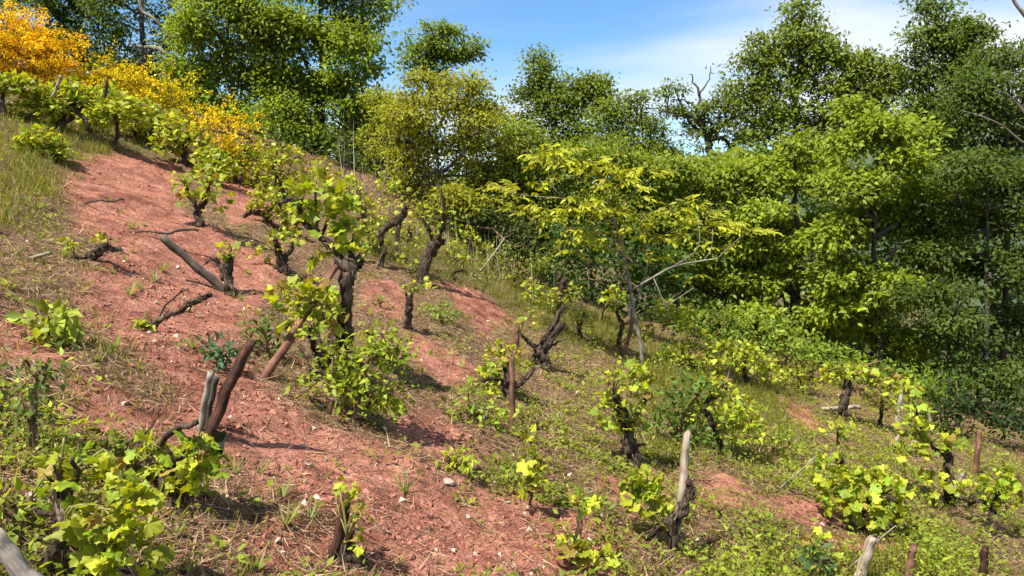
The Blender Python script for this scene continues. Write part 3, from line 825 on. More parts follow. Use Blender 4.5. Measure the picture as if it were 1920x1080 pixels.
# ------------------------------------------------------------------ yellow broom
def broom(label, base_px, lobes, d, seed, col=(0.84, 0.53, 0.010), green=0.12, per=150, arch=0.3):
    rng = np.random.default_rng(seed)
    x = at(base_px, 540, d)[0]
    base = np.array([x, d, float(gz(x, d)) - 0.05])
    root = thing("broom_bush", base, label, "bush", "yellow flowering broom on the upper slope")
    C, W = lobe_centres(lobes, d, 0.17, rng, 2.4, 0.9, 0.4)
    path = np.array([base, base * 0.6 + C.mean(0) * 0.4, C.mean(0)])
    N, par, w, nt = grow(path, C, rng, step=0.2, low=0.05)
    V, F = edge_tubes(N - base, par, 0.004 * np.sqrt(w).clip(1, 7), 1, 4)
    link("stems", mesh_faces("stems", V, F, M['cane']), root)
    n = len(C); k = rng.poisson(per * 0.45, n); ci = np.repeat(np.arange(n), k); m = len(ci)
    ax = unit(unit(C - W) * 0.9 + rng.normal(0, 0.35, (n, 3)) + np.array([0.25, -0.1, -arch]))
    t = rng.random(m)
    pos = C[ci] + ax[ci] * (t * 0.60 - 0.14)[:, None] + rng.normal(0, 0.028, (m, 3))
    R = frames(rng.normal(0, 1, (m, 3)) + ax[ci], rng.normal(0, 1, (m, 3)) + np.array([0, 0, 0.6]))
    tint_ = palette(col, m, rng, 0.16, 0.0)
    tint_[:, 1] *= (1 + rng.normal(0, 0.13, m)).clip(0.6, 1.4)
    tint_ *= (1 + rng.normal(0, 0.18, n)).clip(0.5, 1.4)[ci][:, None]
    g = rng.random(m) < green
    tint_[g] = palette((0.16, 0.20, 0.02), g.sum(), rng)
    link("blossom", scatter("blossom", LEAF2_V, LEAF2_F, pos - base, R, 0.045 * (0.6 + 0.8 * rng.random(m)), tint_, M['flower']), root)

broom("largest deep yellow broom bush arching in from the picture's edge", 20, [(20, 35, 40, 26), (60, 75, 50, 30), (30, 100, 60, 40), (90, 85, 34, 14), (70, 125, 40, 26), (-30, 80, 60, 60), (110, 80, 26, 10), (0, 140, 50, 26), (60, 150, 36, 16), (100, 135, 26, 16)], 13.2, 41, green=0.12)
broom("broom bush with golden flowers beside the largest one", 190, [(160, 150, 45, 26), (210, 140, 45, 26), (240, 165, 45, 30), (190, 180, 50, 26), (130, 165, 30, 20), (220, 200, 40, 16), (150, 195, 30, 14)], 13.6, 42, (0.80, 0.62, 0.012), 0.22)
broom("greener broom bush trailing downhill behind the upper vines", 310, [(280, 170, 36, 26), (320, 180, 34, 26), (290, 200, 50, 24), (345, 200, 22, 18), (310, 225, 40, 14), (260, 215, 26, 14)], 13.8, 43, (0.76, 0.62, 0.012), 0.36)
broom("small orange yellow broom among the vines below the others", 425, [(410, 240, 34, 20), (440, 230, 24, 18), (430, 265, 34, 20), (400, 215, 24, 14), (425, 290, 30, 16)], 11.6, 44, (0.82, 0.58, 0.012), 0.25)

# ------------------------------------------------------------------ grapevines
def vine_leaf_mesh(i):
    rng = np.random.default_rng(60 + i)
    n = 26
    th = np.linspace(-math.pi, math.pi, n, endpoint=False) + math.pi / n
    lob = 0.70 + 0.26 * np.cos(2.5 * th) ** 2 * np.sign(1) + 0.10 * np.cos(th)
    tooth = 1 + 0.075 * np.where(np.arange(n) % 2 == 0, 1, -1) + rng.normal(0, 0.025, n)
    notch = 1 - 0.55 * np.exp(-((np.abs(th) - math.pi) / 0.28) ** 2)
    r = lob * tooth * notch * 0.55
    x = np.sin(th) * r; y = np.cos(th) * r + 0.42
    z = (-0.45 if i % 3 else 0.5) * (x ** 2) + 0.065 * np.sin(th * 5 + i) + 0.04 * rng.normal(0, 1, n) - 0.28 * (y - 0.3) ** 2 * (1 if i % 2 else -0.4)
    V = [(0, 0.30, 0.03)] + list(zip(x, y, z)) + [(0.012, -0.35, -0.18), (-0.012, -0.35, -0.18)]
    F = [(0, 1 + (k + 1) % n, 1 + k) for k in range(n)]
    V.append((0, 0.1, 0.0)); F.append((n + 1, n + 2, n + 3))            # the leaf stalk
    me = mesh_faces("vine_leaf", np.array(V), F, M['vine'])
    return me
VLEAF = [vine_leaf_mesh(i) for i in range(6)]
VL_V = [(0, 0.05, 0), (-0.42, 0.08, 0.0), (-0.46, 0.50, 0.05), (-0.24, 0.62, -0.02), (0, 1.0, -0.08), (0.24, 0.62, -0.02), (0.46, 0.50, 0.05), (0.42, 0.08, 0.0), (0, 0.45, 0.06)]
VL_F = [(8, 1, 0), (8, 2, 1), (8, 3, 2), (8, 4, 3), (8, 5, 4), (8, 6, 5), (8, 7, 6), (8, 0, 7)]

V_COL = (0.37, 0.41, 0.028)
def vine_tint(n, rng, bronze=0.08, top=None):
    c = palette(V_COL, n, rng, 0.24, 0.10)
    g = rng.random(n) < 0.3
    c[g] = c[g] * np.array([0.62, 0.80, 0.9])
    b = rng.random(n) < (bronze if top is None else bronze * (0.3 + 2.2 * top))
    c[b] = palette((0.30, 0.22, 0.045), int(b.sum()), rng, 0.25, 0.0)
    return c

def bark_strips(polys, rng):
    """shaggy strips of bark that lift off the old wood"""
    pos, R, S, T = [], [], [], []
    for p, r in polys:
        for a, b, ra, rb in zip(p[:-1], p[1:], r[:-1], r[1:]):
            L = np.linalg.norm(b - a)
            n = int(8 + L * 130)
            t = rng.random(n)[:, None]
            ax = unit((b - a)[None])
            side = unit(np.cross(ax, rng.normal(0, 1, (n, 3))))
            pos.append(a + (b - a) * t + side * ((ra + (rb - ra) * t) * (0.92 + 0.1 * rng.random((n, 1)))))
            d = unit(ax * np.where(rng.random((n, 1)) < 0.5, 1, -1) + side * (0.05 + 0.32 * rng.random((n, 1)) ** 2) + rng.normal(0, 0.12, (n, 3)))
            R.append(frames(d, side))
            S.append(np.stack([0.006 + 0.008 * rng.random(n), 0.03 + 0.08 * rng.random(n), np.full(n, 0.05)], -1))
            base_c = np.array([0.055, 0.038, 0.027]) * (1 + rng.normal(0, 0.35, (n, 1))).clip(0.3, 2)
            T.append(np.where(rng.random((n, 1)) < 0.14, np.array([[0.17, 0.13, 0.10]]), base_c))
    return scatter("peeling_bark", BLADE_V, BLADE_F, np.vstack(pos), np.vstack(R), np.vstack(S), np.vstack(T), M['straw'])

def vine(label, base_px, arms, leafs, near=True, leaf=0.085, d=None, seed=0, bronze=0.10, bark='bark', col=None, group="old grapevines on the slope", name="grapevine", cat="grapevine"):
    rng = np.random.default_rng(1000 + seed)
    base = ground_at(*base_px)
    if d is not None:
        x = at(base_px[0], 540, d)[0]; base = np.array([x, d, float(gz(x, d))])
    d = base[1]
    root = thing(name, base, label, cat, group)
    pm = d / FOC
    tk = pm * 0.70
    def dep(px, py):
        return d + 0.10 * math.sin(px * 0.021 + seed) * min(1, abs(py - base_px[1]) / 60) + 0.06 * math.sin(py * 0.033 + seed * 2) * min(1, abs(py - base_px[1]) / 60)
    nodes = []; strips = []
    for i, arm in enumerate(arms):
        p = np.array([at(px, py, dep(px, py)) for px, py, r in arm])
        if i == 0:
            p = np.vstack([base - np.array([0, 0, 0.08]), p])
            r = [arm[0][2] * 1.25 * tk] + [q[2] * tk for q in arm]
        else:
            r = [q[2] * tk for q in arm]
        nodes += list(p[1:])
        thick = max(r) > 0.02
        v, f = tube(p - base, r, 10 if thick else 6, 0.22 if thick else 0.12, rng, sub=6 if thick else 4, wob=0.008 if thick else 0.005, twist=0.12)
        link("trunk" if i == 0 else "arm", poly_mesh("trunk" if i == 0 else "arm", v, f, M[bark]), root)
        if thick:
            strips.append((p - base, np.array(r)))
    if strips:
        link("peeling_bark", bark_strips(strips, rng), root, kind="stuff")
    nodes = np.array(nodes) if nodes else base[None]
    allp, alld, alln, allh = [], [], [], []
    for px, py, rx, ry, n, *off in leafs:
        n = int(n * (1.35 if near else 3.0))
        if not near and base_px[1] < 440 and base_px[0] < 720:
            rx, ry, n = rx * 1.25, ry * 1.3, int(n * 1.5)
        c = at(px, py, dep(px, py) - 0.03 + (off[0] if off else 0))
        ext = np.array([rx * pm, (rx + ry) / 2 * pm, ry * pm])
        # shoots from the wood into the leaf cluster
        src = nodes[np.argmin(np.linalg.norm(nodes - c, axis=1) + 0.5 * np.clip(nodes[:, 2] - c[2], 0, None))]
        parts = []
        ns = max(2, min(6, n // 8))
        u = unit(rng.normal(0, 1, (ns, 3))); ends = c + u * ext * (0.4 + 0.5 * rng.random((ns, 1)))
        for e in ends:
            midp = (src + e) / 2 + np.array([0, 0, 0.05]) + rng.normal(0, 0.02, 3)
            parts.append(tube(np.array([src, midp, e]) - base, [0.0045, 0.0038, 0.002], 4, 0, rng, sub=3))
        v, f = join(parts)
        so = link("shoot", poly_mesh("shoot", v, f, M['shoot']), root)
        so.color = (0.22, 0.20, 0.05, 1)
        u = unit(rng.normal(0, 1, (n, 3))); rr = rng.random(n) ** 0.45
        pos = c + u * rr[:, None] * ext
        low = gz(pos[:, 0], pos[:, 1]) + 0.02
        pos[:, 2] = np.maximum(pos[:, 2], low)
        out = unit(pos - (c - np.array([0, 0, ext[2] * 0.4])))
        allp.append(pos)
        alld.append(unit(out * 0.7 + rng.normal(0, 0.45, (n, 3)) + np.array([0, -0.15, -0.25])))
        alln.append(unit(np.array([-0.15, -0.3, 0.7]) + out * 0.45 + rng.normal(0, 0.55, (n, 3))))
        allh.append(u[:, 2] * rr * 0.5 + 0.5)
    if not allp:
        return root
    pos, dr, nm, hh = np.vstack(allp), np.vstack(alld), np.vstack(alln), np.concatenate(allh)
    n = len(pos)
    R = frames(dr, nm)
    s = leaf * (1.0 if near else 0.74) * (0.35 + 0.95 * rng.random(n))
    tint_ = vine_tint(n, rng, bronze, hh)
    if col is not None: tint_ = tint_ * np.array(col)
    if near:
        for i in range(n):
            o = bpy.data.objects.new("leaf", VLEAF[rng.integers(6)])
            m4 = Matrix.Translation(Vector(pos[i] - base)) @ Matrix(R[i].tolist()).to_4x4() @ Matrix.Scale(float(s[i]), 4)
            o.matrix_local = m4
            o.color = (*[float(v) for v in tint_[i]], 1)
            COL.objects.link(o); o.parent = root
    else:
        link("foliage", scatter("foliage", VL_V, VL_F, pos - base, R, s, tint_, M['vinefar']), root)
    return root

# ---- nearest vines, leaves one by one
vine("nearest grapevine, big lime leaves round a thick black bent trunk", (95, 1068), [[(95, 1060, 22), (122, 1000, 20), (118, 940, 18), (112, 890, 14)], [(118, 940, 12), (140, 900, 8), (137, 860, 5)], [(100, 1040, 14), (150, 1075, 10)],
     [(115, 965, 9), (70, 960, 7), (55, 940, 5)]],
     [(215, 965, 75, 55, 52), (235, 1030, 70, 40, 34), (165, 890, 50, 40, 16, 0.12), (85, 915, 45, 40, 10, 0.15), (200, 890, 45, 30, 14, 0.1), (190, 1050, 40, 30, 12), (265, 930, 30, 26, 7), (110, 850, 30, 22, 6, 0.1)], leaf=0.060, seed=1, bronze=0.08)
vine("low grapevine carrying two burnt stakes beside the nearest vine", (325, 945), [[(325, 935, 16), (310, 895, 17), (325, 860, 14), (370, 835, 12)], [(310, 880, 10), (270, 900, 8), (225, 890, 6), (200, 870, 4)], [(290, 850, 10), (320, 810, 9), (368, 792, 9)], [(345, 945, 8), (348, 900, 8), (360, 860, 7)]],
     [(370, 850, 40, 30, 30), (320, 885, 46, 22, 18), (280, 845, 36, 18, 12), (385, 885, 26, 20, 12), (345, 905, 26, 20, 10)], leaf=0.06, seed=2, bronze=0.03)
vine("great forked grapevine with knobbly head at the middle of the path", (650, 690), [[(648, 680, 21), (650, 620, 18), (648, 560, 17), (652, 515, 19), (658, 490, 24)], [(655, 500, 17), (672, 490, 15), (680, 478, 8)],
     [(648, 505, 13), (628, 470, 9), (600, 440, 8), (575, 420, 8), (562, 400, 7), (566, 380, 4)], [(655, 490, 9), (658, 465, 8), (664, 452, 5)], [(628, 472, 6), (632, 450, 5), (640, 430, 3)],
     [(640, 690, 18), (622, 660, 17), (628, 620, 15), (642, 590, 14)], [(622, 668, 15), (600, 650, 13), (588, 628, 12), (600, 600, 6), (612, 580, 4)], [(600, 440, 5), (594, 400, 4), (592, 360, 3)], [(600, 445, 5), (622, 395, 4), (626, 360, 2.5)],
     [(615, 690, 14), (570, 665, 9), (545, 675, 7)]],
     [(568, 375, 26, 30, 16), (565, 392, 22, 16, 8), (625, 365, 26, 28, 14), (645, 395, 22, 26, 12), (640, 440, 36, 26, 26), (595, 470, 16, 18, 4), (665, 470, 26, 18, 10), (600, 345, 16, 14, 5)], leaf=0.098, seed=3, bronze=0.02)
vine("lower bough of yellowing vine leaves over the leaning red stake", (600, 690), [[(600, 680, 9), (585, 640, 8), (580, 610, 5)], [(585, 640, 5), (605, 600, 4), (612, 585, 3)]],
     [(555, 560, 40, 30, 34, -0.35), (600, 560, 36, 36, 36, -0.3), (570, 600, 46, 28, 30, -0.35), (625, 590, 18, 40, 16), (535, 540, 20, 14, 6, -0.3)], leaf=0.075, seed=4, bronze=0.12)
vine("stubby grapevine stump with one yellow tuft beside the leaning post", (430, 552), [[(432, 545, 14), (425, 515, 13), (430, 490, 12), (432, 478, 9)], [(420, 525, 8), (415, 500, 6), (403, 487, 4), (385, 492, 3)]],
     [(428, 465, 18, 14, 14), (440, 475, 10, 8, 4)], leaf=0.06, seed=5)
vine("low dark stumped grapevine between the path and the great forked vine", (532, 512), [[(532, 505, 14), (525, 480, 12), (518, 455, 7), (505, 435, 4)], [(530, 490, 9), (545, 465, 5), (553, 440, 3)], [(525, 500, 9), (500, 515, 6), (485, 520, 4)]],
     [(495, 468, 28, 18, 22), (530, 440, 40, 16, 22), (560, 445, 16, 12, 8)], leaf=0.065, seed=6)
vine("bushy grapevine at the top of the bare path with a twisted trunk", (376, 425), [[(376, 418, 11), (372, 395, 10), (385, 375, 7), (390, 350, 5)], [(372, 395, 6), (355, 365, 4), (345, 340, 3)], [(370, 420, 8), (345, 425, 6), (320, 440, 4)]],
     [(350, 345, 36, 26, 36), (395, 335, 36, 34, 44), (400, 375, 36, 22, 26), (345, 380, 22, 16, 10)], leaf=0.07, seed=7, bronze=0.02)
vine("slim dark grapevine post topped with yellow leaves right of the forked vine", (765, 615), [[(765, 605, 10), (768, 570, 10), (768, 548, 9)]], [(766, 540, 14, 10, 10), (795, 540, 16, 14, 12)], leaf=0.055, seed=8)
vine("thick leaning grapevine trunk with shaggy head below the olive tree", (788, 530), [[(790, 522, 12), (800, 490, 14), (815, 462, 16), (826, 448, 14)], [(820, 455, 8), (830, 420, 5), (832, 385, 4), (826, 350, 3)], [(812, 450, 6), (803, 430, 5), (798, 415, 4)]],
     [(808, 430, 20, 20, 16), (830, 395, 26, 26, 18), (790, 400, 26, 24, 18), (850, 420, 22, 20, 12)], leaf=0.06, seed=9)
vine("thin S-curved grapevine with black knots left of the leaning trunk", (716, 500), [[(716, 490, 5), (720, 470, 6), (712, 445, 7), (725, 425, 9), (745, 415, 11), (757, 400, 9), (762, 390, 6)], [(748, 418, 6), (745, 445, 5), (742, 470, 4)]],
     [(735, 385, 30, 20, 20), (770, 375, 26, 22, 18), (755, 470, 30, 30, 22), (690, 440, 26, 26, 16)], leaf=0.06, seed=10)
vine("grapevine with two raised sawn arms like rabbit ears", (1018, 690), [[(1022, 682, 15), (1012, 660, 14), (1008, 650, 11)], [(1010, 655, 8), (1060, 574, 6)], [(1015, 658, 10), (1054, 608, 9)], [(1020, 660, 5), (1040, 645, 4), (1062, 635, 3)], [(1008, 655, 6), (990, 640, 4), (975, 625, 3)],
     [(1005, 665, 7), (985, 690, 6), (965, 700, 5)]],
     [(985, 600, 26, 16, 14), (1000, 585, 16, 12, 8)], leaf=0.055, seed=11)
vine("grapevine bound to an upright red stake, orange tipped leaves", (950, 745), [[(952, 735, 13), (955, 710, 14), (950, 685, 10), (942, 660, 6)], [(950, 725, 8), (925, 710, 5), (905, 715, 3)], [(960, 725, 8), (985, 710, 6), (1000, 690, 5)]],
     [(940, 665, 34, 22, 26), (922, 690, 24, 20, 16), (965, 660, 18, 12, 8), (905, 725, 36, 20, 18)], leaf=0.065, seed=12, bronze=0.16)
vine("shaggy grapevine with yellow leaves right of the young shoot", (1190, 875), [[(1188, 865, 22), (1180, 830, 18), (1170, 790, 16), (1158, 755, 13), (1150, 740, 8)], [(1175, 800, 8), (1200, 770, 6), (1210, 745, 4)], [(1190, 865, 12), (1160, 872, 8)], [(1185, 840, 6), (1210, 832, 3)]],
     [(1165, 705, 42, 26, 34), (1140, 760, 24, 30, 22), (1200, 740, 30, 30, 24), (1185, 790, 36, 26, 26), (1205, 700, 24, 20, 12), (1140, 795, 14, 16, 6)], leaf=0.065, seed=13, bronze=0.14)
vine("gnarled grapevine arm clinging to the pale topped front stake", (1262, 1035), [[(1262, 1020, 12), (1262, 985, 13), (1280, 955, 15), (1296, 920, 12), (1292, 900, 6)], [(1268, 965, 11), (1240, 985, 9), (1215, 1005, 7), (1202, 1015, 4)]],
     [(1205, 930, 38, 34, 44), (1222, 905, 26, 18, 12), (1185, 900, 18, 14, 8), (1235, 960, 18, 16, 8)], leaf=0.065, seed=14, bronze=0.06)
vine("short black stump with sprouting leaves at the bottom edge", (655, 1062), [[(655, 1055, 20), (648, 1035, 17), (652, 1010, 8)], [(668, 1070, 16), (672, 1045, 15), (660, 1030, 10)]],
     [(668, 935, 16, 26, 6, 0.14), (676, 965, 12, 22, 5, 0.1), (630, 910, 16, 14, 4, 0.15), (674, 1010, 12, 18, 5, 0.05)], leaf=0.045, seed=15, bronze=0.25)
vine("slender young vine shoot with stacked lime leaves in bare red soil", (995, 950), [[(995, 940, 3), (1000, 890, 3), (995, 840, 2.5), (985, 810, 2)]],
     [(990, 820, 10, 16, 7), (998, 865, 14, 20, 12), (1012, 885, 16, 16, 10), (990, 915, 16, 12, 9)], leaf=0.06, seed=16, bronze=0.18)
vine("young vine shoot with round leaf cluster below the slender one", (1070, 1062), [[(1072, 1055, 5), (1078, 1010, 4), (1085, 960, 3)]], [(1072, 1028, 28, 20, 20), (1090, 950, 16, 22, 10), (1118, 1050, 30, 14, 12)], leaf=0.055, seed=17)
vine("sprawling grapevine with shining leaves and a dark broken arm", (1625, 1005), [[(1628, 995, 15), (1620, 960, 14), (1600, 925, 12), (1588, 895, 10), (1572, 850, 9)], [(1615, 945, 9), (1650, 930, 7), (1690, 940, 6)], [(1630, 980, 8), (1670, 985, 7), (1720, 990, 6)]],
     [(1560, 890, 36, 38, 38), (1600, 920, 46, 40, 46), (1570, 935, 34, 26, 20), (1650, 920, 46, 40, 40), (1640, 890, 40, 20, 20), (1660, 960, 50, 26, 24)], leaf=0.075, seed=18, bronze=0.03)
vine("tall leafed grapevine with a stout upright trunk by the pale boards", (1778, 950), [[(1778, 940, 13), (1776, 900, 12), (1778, 860, 11), (1776, 838, 8)], [(1778, 860, 6), (1745, 830, 5), (1722, 790, 4), (1722, 755, 3)], [(1775, 930, 7), (1810, 935, 6), (1845, 925, 5)]],
     [(1722, 760, 18, 22, 12), (1712, 800, 26, 26, 22), (1745, 830, 36, 22, 26), (1780, 830, 28, 24, 22), (1700, 845, 40, 26, 28), (1730, 900, 50, 26, 28)], leaf=0.075, seed=19, bronze=0.05)
vine("grapevine with a hanging lime leaf cluster at the picture's far edge", (1868, 1010), [[(1868, 1000, 9), (1862, 960, 9), (1872, 920, 7)], [(1862, 955, 7), (1840, 940, 6), (1815, 945, 5)]],
     [(1880, 910, 34, 36, 40), (1865, 950, 20, 22, 12), (1820, 920, 26, 24, 18)], leaf=0.075, seed=20, bronze=0.02)
vine("small low vine of round leaves under the thick dark trunk", (1572, 835), [[(1572, 830, 4), (1570, 810, 3)]], [(1570, 800, 24, 26, 26)], leaf=0.065, seed=21, bronze=0.05)
vine("yellow sprout cluster above the dark leaved sprig, bottom edge", (1528, 1072), [[(1528, 1065, 4), (1525, 1035, 3)]], [(1530, 1020, 24, 24, 24)], leaf=0.055, seed=22, bronze=0.25)
vine("low vine of yellow leaves sprouting beside the reddish corner stake", (1712, 1020), [[(1712, 1015, 4), (1708, 1000, 3)]], [(1712, 1000, 30, 20, 20)], leaf=0.055, seed=23, bronze=0.12)

# ---- vines farther off, leaves joined
far = dict(near=False)
vine("grapevine with dark trunk standing in deep shade by the wood", (1577, 788), [[(1578, 780, 12), (1584, 745, 12), (1592, 712, 11), (1600, 700, 6)]], [(1600, 695, 36, 16, 30), (1560, 700, 22, 20, 20), (1650, 705, 26, 16, 20), (1700, 725, 30, 18, 26)], leaf=0.10, seed=31, **far)
vine("leafy grapevine crowding under the dark hedge, right of the sapling", (1400, 725), [[(1400, 715, 7), (1395, 690, 6), (1400, 660, 4)]], [(1360, 660, 36, 26, 60), (1405, 670, 40, 28, 70), (1445, 695, 26, 24, 40), (1330, 640, 26, 20, 24)], leaf=0.09, seed=32, bronze=0.05, **far)
vine("grapevine with bare S-shaped trunk beside the green nettle bush", (1350, 845), [[(1350, 835, 7), (1338, 800, 7), (1325, 775, 8), (1328, 750, 7), (1355, 735, 6), (1365, 710, 5)]], [(1370, 760, 50, 26, 60), (1390, 800, 50, 30, 60), (1330, 720, 40, 20, 36), (1300, 770, 20, 26, 20)], leaf=0.065, seed=33, **far)
vine("yellow leaved grapevine just left of the sapling's foot", (1160, 655), [[(1160, 645, 6), (1165, 610, 5), (1155, 580, 4)]], [(1150, 560, 24, 22, 36), (1240, 585, 36, 24, 46), (1280, 590, 26, 26, 34), (1210, 625, 26, 20, 26)], leaf=0.09, seed=34, **far)
vine("grapevine in long grass behind the two raised arms", (1050, 590), [[(1050, 582, 7), (1052, 555, 9), (1055, 530, 9), (1048, 510, 5)]], [(1000, 545, 22, 24, 36), (1040, 560, 26, 22, 36), (1075, 545, 18, 14, 16), (1010, 575, 30, 16, 26)], leaf=0.085, seed=35, **far)
vine("old grapevine with forked black trunk among the upper grass", (108, 250), [[(112, 242, 6), (128, 225, 7), (142, 205, 7), (135, 190, 5), (125, 170, 4)], [(142, 205, 6), (160, 225, 5), (170, 248, 4)], [(105, 240, 5), (120, 215, 5), (135, 195, 4)], [(142, 205, 5), (175, 200, 4), (195, 185, 4), (202, 150, 3)]],
     [(110, 195, 30, 22, 60), (90, 215, 20, 14, 26), (130, 165, 30, 14, 40), (190, 205, 26, 14, 34), (160, 180, 26, 14, 30)], leaf=0.11, seed=36, **far)
vine("thin stemmed grapevine standing at the top of the bare path", (216, 282), [[(216, 275, 4), (220, 245, 4), (216, 225, 5), (226, 205, 4)], [(216, 228, 3), (232, 220, 3)]], [(200, 215, 26, 14, 36), (235, 200, 26, 16, 40), (255, 220, 22, 16, 30)], leaf=0.10, seed=37, **far)
vine("grapevine tied to a short white topped stake in the upper rows", (290, 272), [[(290, 265, 6), (285, 250, 6), (296, 230, 5), (298, 212, 3)]], [(270, 225, 26, 18, 40), (315, 225, 26, 16, 40), (330, 245, 26, 22, 40), (265, 245, 16, 12, 16)], leaf=0.10, seed=38, **far)
vine("dark armed grapevine left of the small orange broom", (345, 308), [[(345, 300, 7), (345, 280, 7), (330, 262, 6), (315, 245, 4)], [(345, 282, 6), (355, 258, 5), (362, 245, 3)], [(335, 302, 5), (300, 306, 3), (260, 308, 2)]], [(315, 270, 26, 18, 46), (360, 255, 30, 18, 46), (390, 280, 22, 22, 36), (320, 232, 24, 16, 34)], leaf=0.095, seed=39, **far)
vine("low spreading grapevine on the grassy bank at the picture's left", (112, 305), [[(112, 298, 9), (105, 288, 8), (80, 282, 5), (60, 272, 3)]], [(75, 260, 34, 16, 70), (55, 275, 26, 14, 40), (105, 280, 22, 16, 34)], leaf=0.085, seed=40, **far)
vine("leaning grapevine beside a grey stake below the small broom", (440, 338), [[(440, 330, 6), (452, 305, 8), (465, 285, 8), (468, 262, 5), (445, 250, 3)]], [(440, 290, 30, 20, 50), (490, 290, 26, 24, 50), (475, 320, 26, 20, 40), (415, 310, 26, 18, 34)], leaf=0.085, seed=41, **far)
vine("grapevine of yellow tips at the crest beside the dark wood", (535, 385), [[(535, 375, 5), (525, 345, 6), (515, 325, 6), (512, 310, 4)]], [(515, 305, 26, 20, 46), (540, 290, 24, 14, 30), (530, 345, 30, 22, 46), (490, 345, 26, 26, 40), (570, 320, 20, 20, 22)], leaf=0.085, seed=42, bronze=0.2, **far)
vine("grapevine with a low creeping arm above the forked vine", (505, 420), [[(505, 412, 6), (490, 400, 8), (470, 398, 6), (455, 408, 4)], [(490, 402, 6), (520, 385, 6), (545, 372, 4)]], [(495, 375, 30, 18, 46), (525, 400, 26, 12, 20)], leaf=0.08, seed=43, bronze=0.22, **far)
vine("half-hidden grapevine with yellow leaves behind the forked vine's head", (690, 470), [[(690, 462, 5), (688, 430, 5), (680, 400, 4)]], [(680, 380, 26, 20, 34), (700, 410, 30, 26, 40), (690, 450, 36, 22, 44), (730, 350, 26, 16, 24), (660, 345, 22, 16, 20)], leaf=0.08, seed=44, bronze=0.15, **far)
vine("grapevine cut by the frame beneath the largest broom", (4, 215), [[(5, 205, 5), (5, 180, 5), (6, 140, 4)], [(5, 172, 3), (30, 170, 2)]], [(25, 155, 26, 14, 40), (50, 160, 26, 12, 34), (-10, 150, 26, 20, 30)], leaf=0.10, seed=45, **far)
vine("dark winding strand lying across the bare path with one green sprig", (288, 622), [[(288, 614, 7), (300, 600, 5), (330, 585, 5), (365, 566, 6), (395, 552, 5)], [(290, 612, 4), (310, 575, 3), (335, 548, 2.5), (352, 540, 2)], [(285, 618, 5), (262, 625, 4)]], [(267, 610, 16, 8, 22)], leaf=0.06, seed=46, **far)  # thin dark bark tubes laid low across the path
vine("grapevine with yellow leaves crossing the shade past the thin stakes", (1650, 800), [[(1650, 790, 5), (1655, 750, 4)]], [(1640, 745, 26, 20, 26), (1670, 760, 20, 20, 20)], leaf=0.08, seed=47, **far)
vine("knotted black vine stub in the scrub above the slim dark vine", (858, 530), [[(858, 524, 5), (850, 518, 5), (852, 510, 4), (868, 506, 3)]], [(870, 482, 12, 10, 10)], leaf=0.07, seed=48, **far)

vine("leafy grapevine filling the row between the white topped stake and broom", (255, 262), [[(255, 256, 4), (252, 238, 4), (256, 222, 3)]], [(250, 225, 26, 18, 40), (275, 205, 22, 14, 26)], leaf=0.10, seed=51, **far)
vine("grapevine crowding the row left of the leaning vine by the grey stake", (405, 345), [[(405, 338, 6), (400, 318, 6), (410, 298, 4)]], [(395, 300, 28, 20, 40), (420, 318, 24, 18, 34), (385, 322, 20, 14, 20)], leaf=0.085, seed=52, **far)
vine("yellow green grapevine clump under the broom in the upper grass", (60, 225), [[(60, 220, 4), (62, 205, 4)]], [(50, 200, 30, 14, 44), (85, 185, 26, 14, 36)], leaf=0.10, seed=53, **far)
vine("grapevine leafing out in front of the golden broom", (172, 248), [[(172, 242, 4), (176, 225, 4)]], [(165, 215, 24, 14, 30), (205, 175, 26, 14, 34), (180, 232, 18, 12, 20)], leaf=0.10, seed=54, **far)
vine("low grapevine clump among litter left of the forked vine's raised arm", (560, 445), [[(560, 440, 6), (555, 425, 5)]], [(545, 420, 26, 16, 26), (590, 400, 18, 14, 14), (530, 395, 24, 14, 20)], leaf=0.075, seed=55, **far)
vine("thin grapevine on the crest before the pale dry stalks", (610, 365), [[(610, 360, 4), (606, 335, 4), (612, 315, 3)]], [(600, 315, 22, 18, 26), (625, 335, 22, 16, 22), (650, 365, 22, 16, 22)], leaf=0.085, seed=56, bronze=0.2, **far)
vine("yellowing grapevine in the scrub beyond the S-curved vine", (770, 455), [[(770, 450, 5), (768, 425, 5)]], [(765, 430, 26, 18, 26), (725, 465, 24, 18, 22), (790, 470, 22, 18, 22)], leaf=0.075, seed=57, **far)
vine("grapevine swallowed by scrub right of the leaning shaggy trunk", (885, 480), [[(885, 475, 5), (880, 455, 4)]], [(880, 440, 26, 20, 30), (910, 465, 24, 18, 26), (865, 465, 20, 16, 18)], leaf=0.08, seed=58, **far)
vine("low grapevine on the green slope right of the sapling's foot", (1300, 705), [[(1300, 700, 5), (1296, 680, 4)]], [(1290, 665, 32, 20, 40), (1330, 685, 28, 16, 30), (1260, 660, 24, 16, 26)], leaf=0.075, seed=59, **far)
vine("sparse grapevine at the shaded edge above the small round leafed vine", (1500, 735), [[(1500, 730, 5), (1496, 708, 4)]], [(1490, 700, 26, 16, 26), (1520, 715, 24, 14, 22)], leaf=0.085, seed=60, **far)
vine("bare armed grapevine with few leaves in the grass by the walnut", (1090, 640), [[(1090, 634, 5), (1086, 610, 5), (1095, 590, 3)]], [(1085, 590, 20, 14, 14), (1105, 605, 18, 12, 12)], leaf=0.075, seed=61, **far)
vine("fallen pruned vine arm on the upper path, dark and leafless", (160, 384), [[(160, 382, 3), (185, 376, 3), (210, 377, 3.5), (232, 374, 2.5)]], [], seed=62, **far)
vine("dark dead vine arm lying above the leaning post", (255, 437), [[(255, 437, 2.5), (285, 434, 3), (312, 438, 3), (345, 430, 4), (372, 432, 3)]], [], seed=63, **far)  # the bank's shade, put in as a dark bark strand
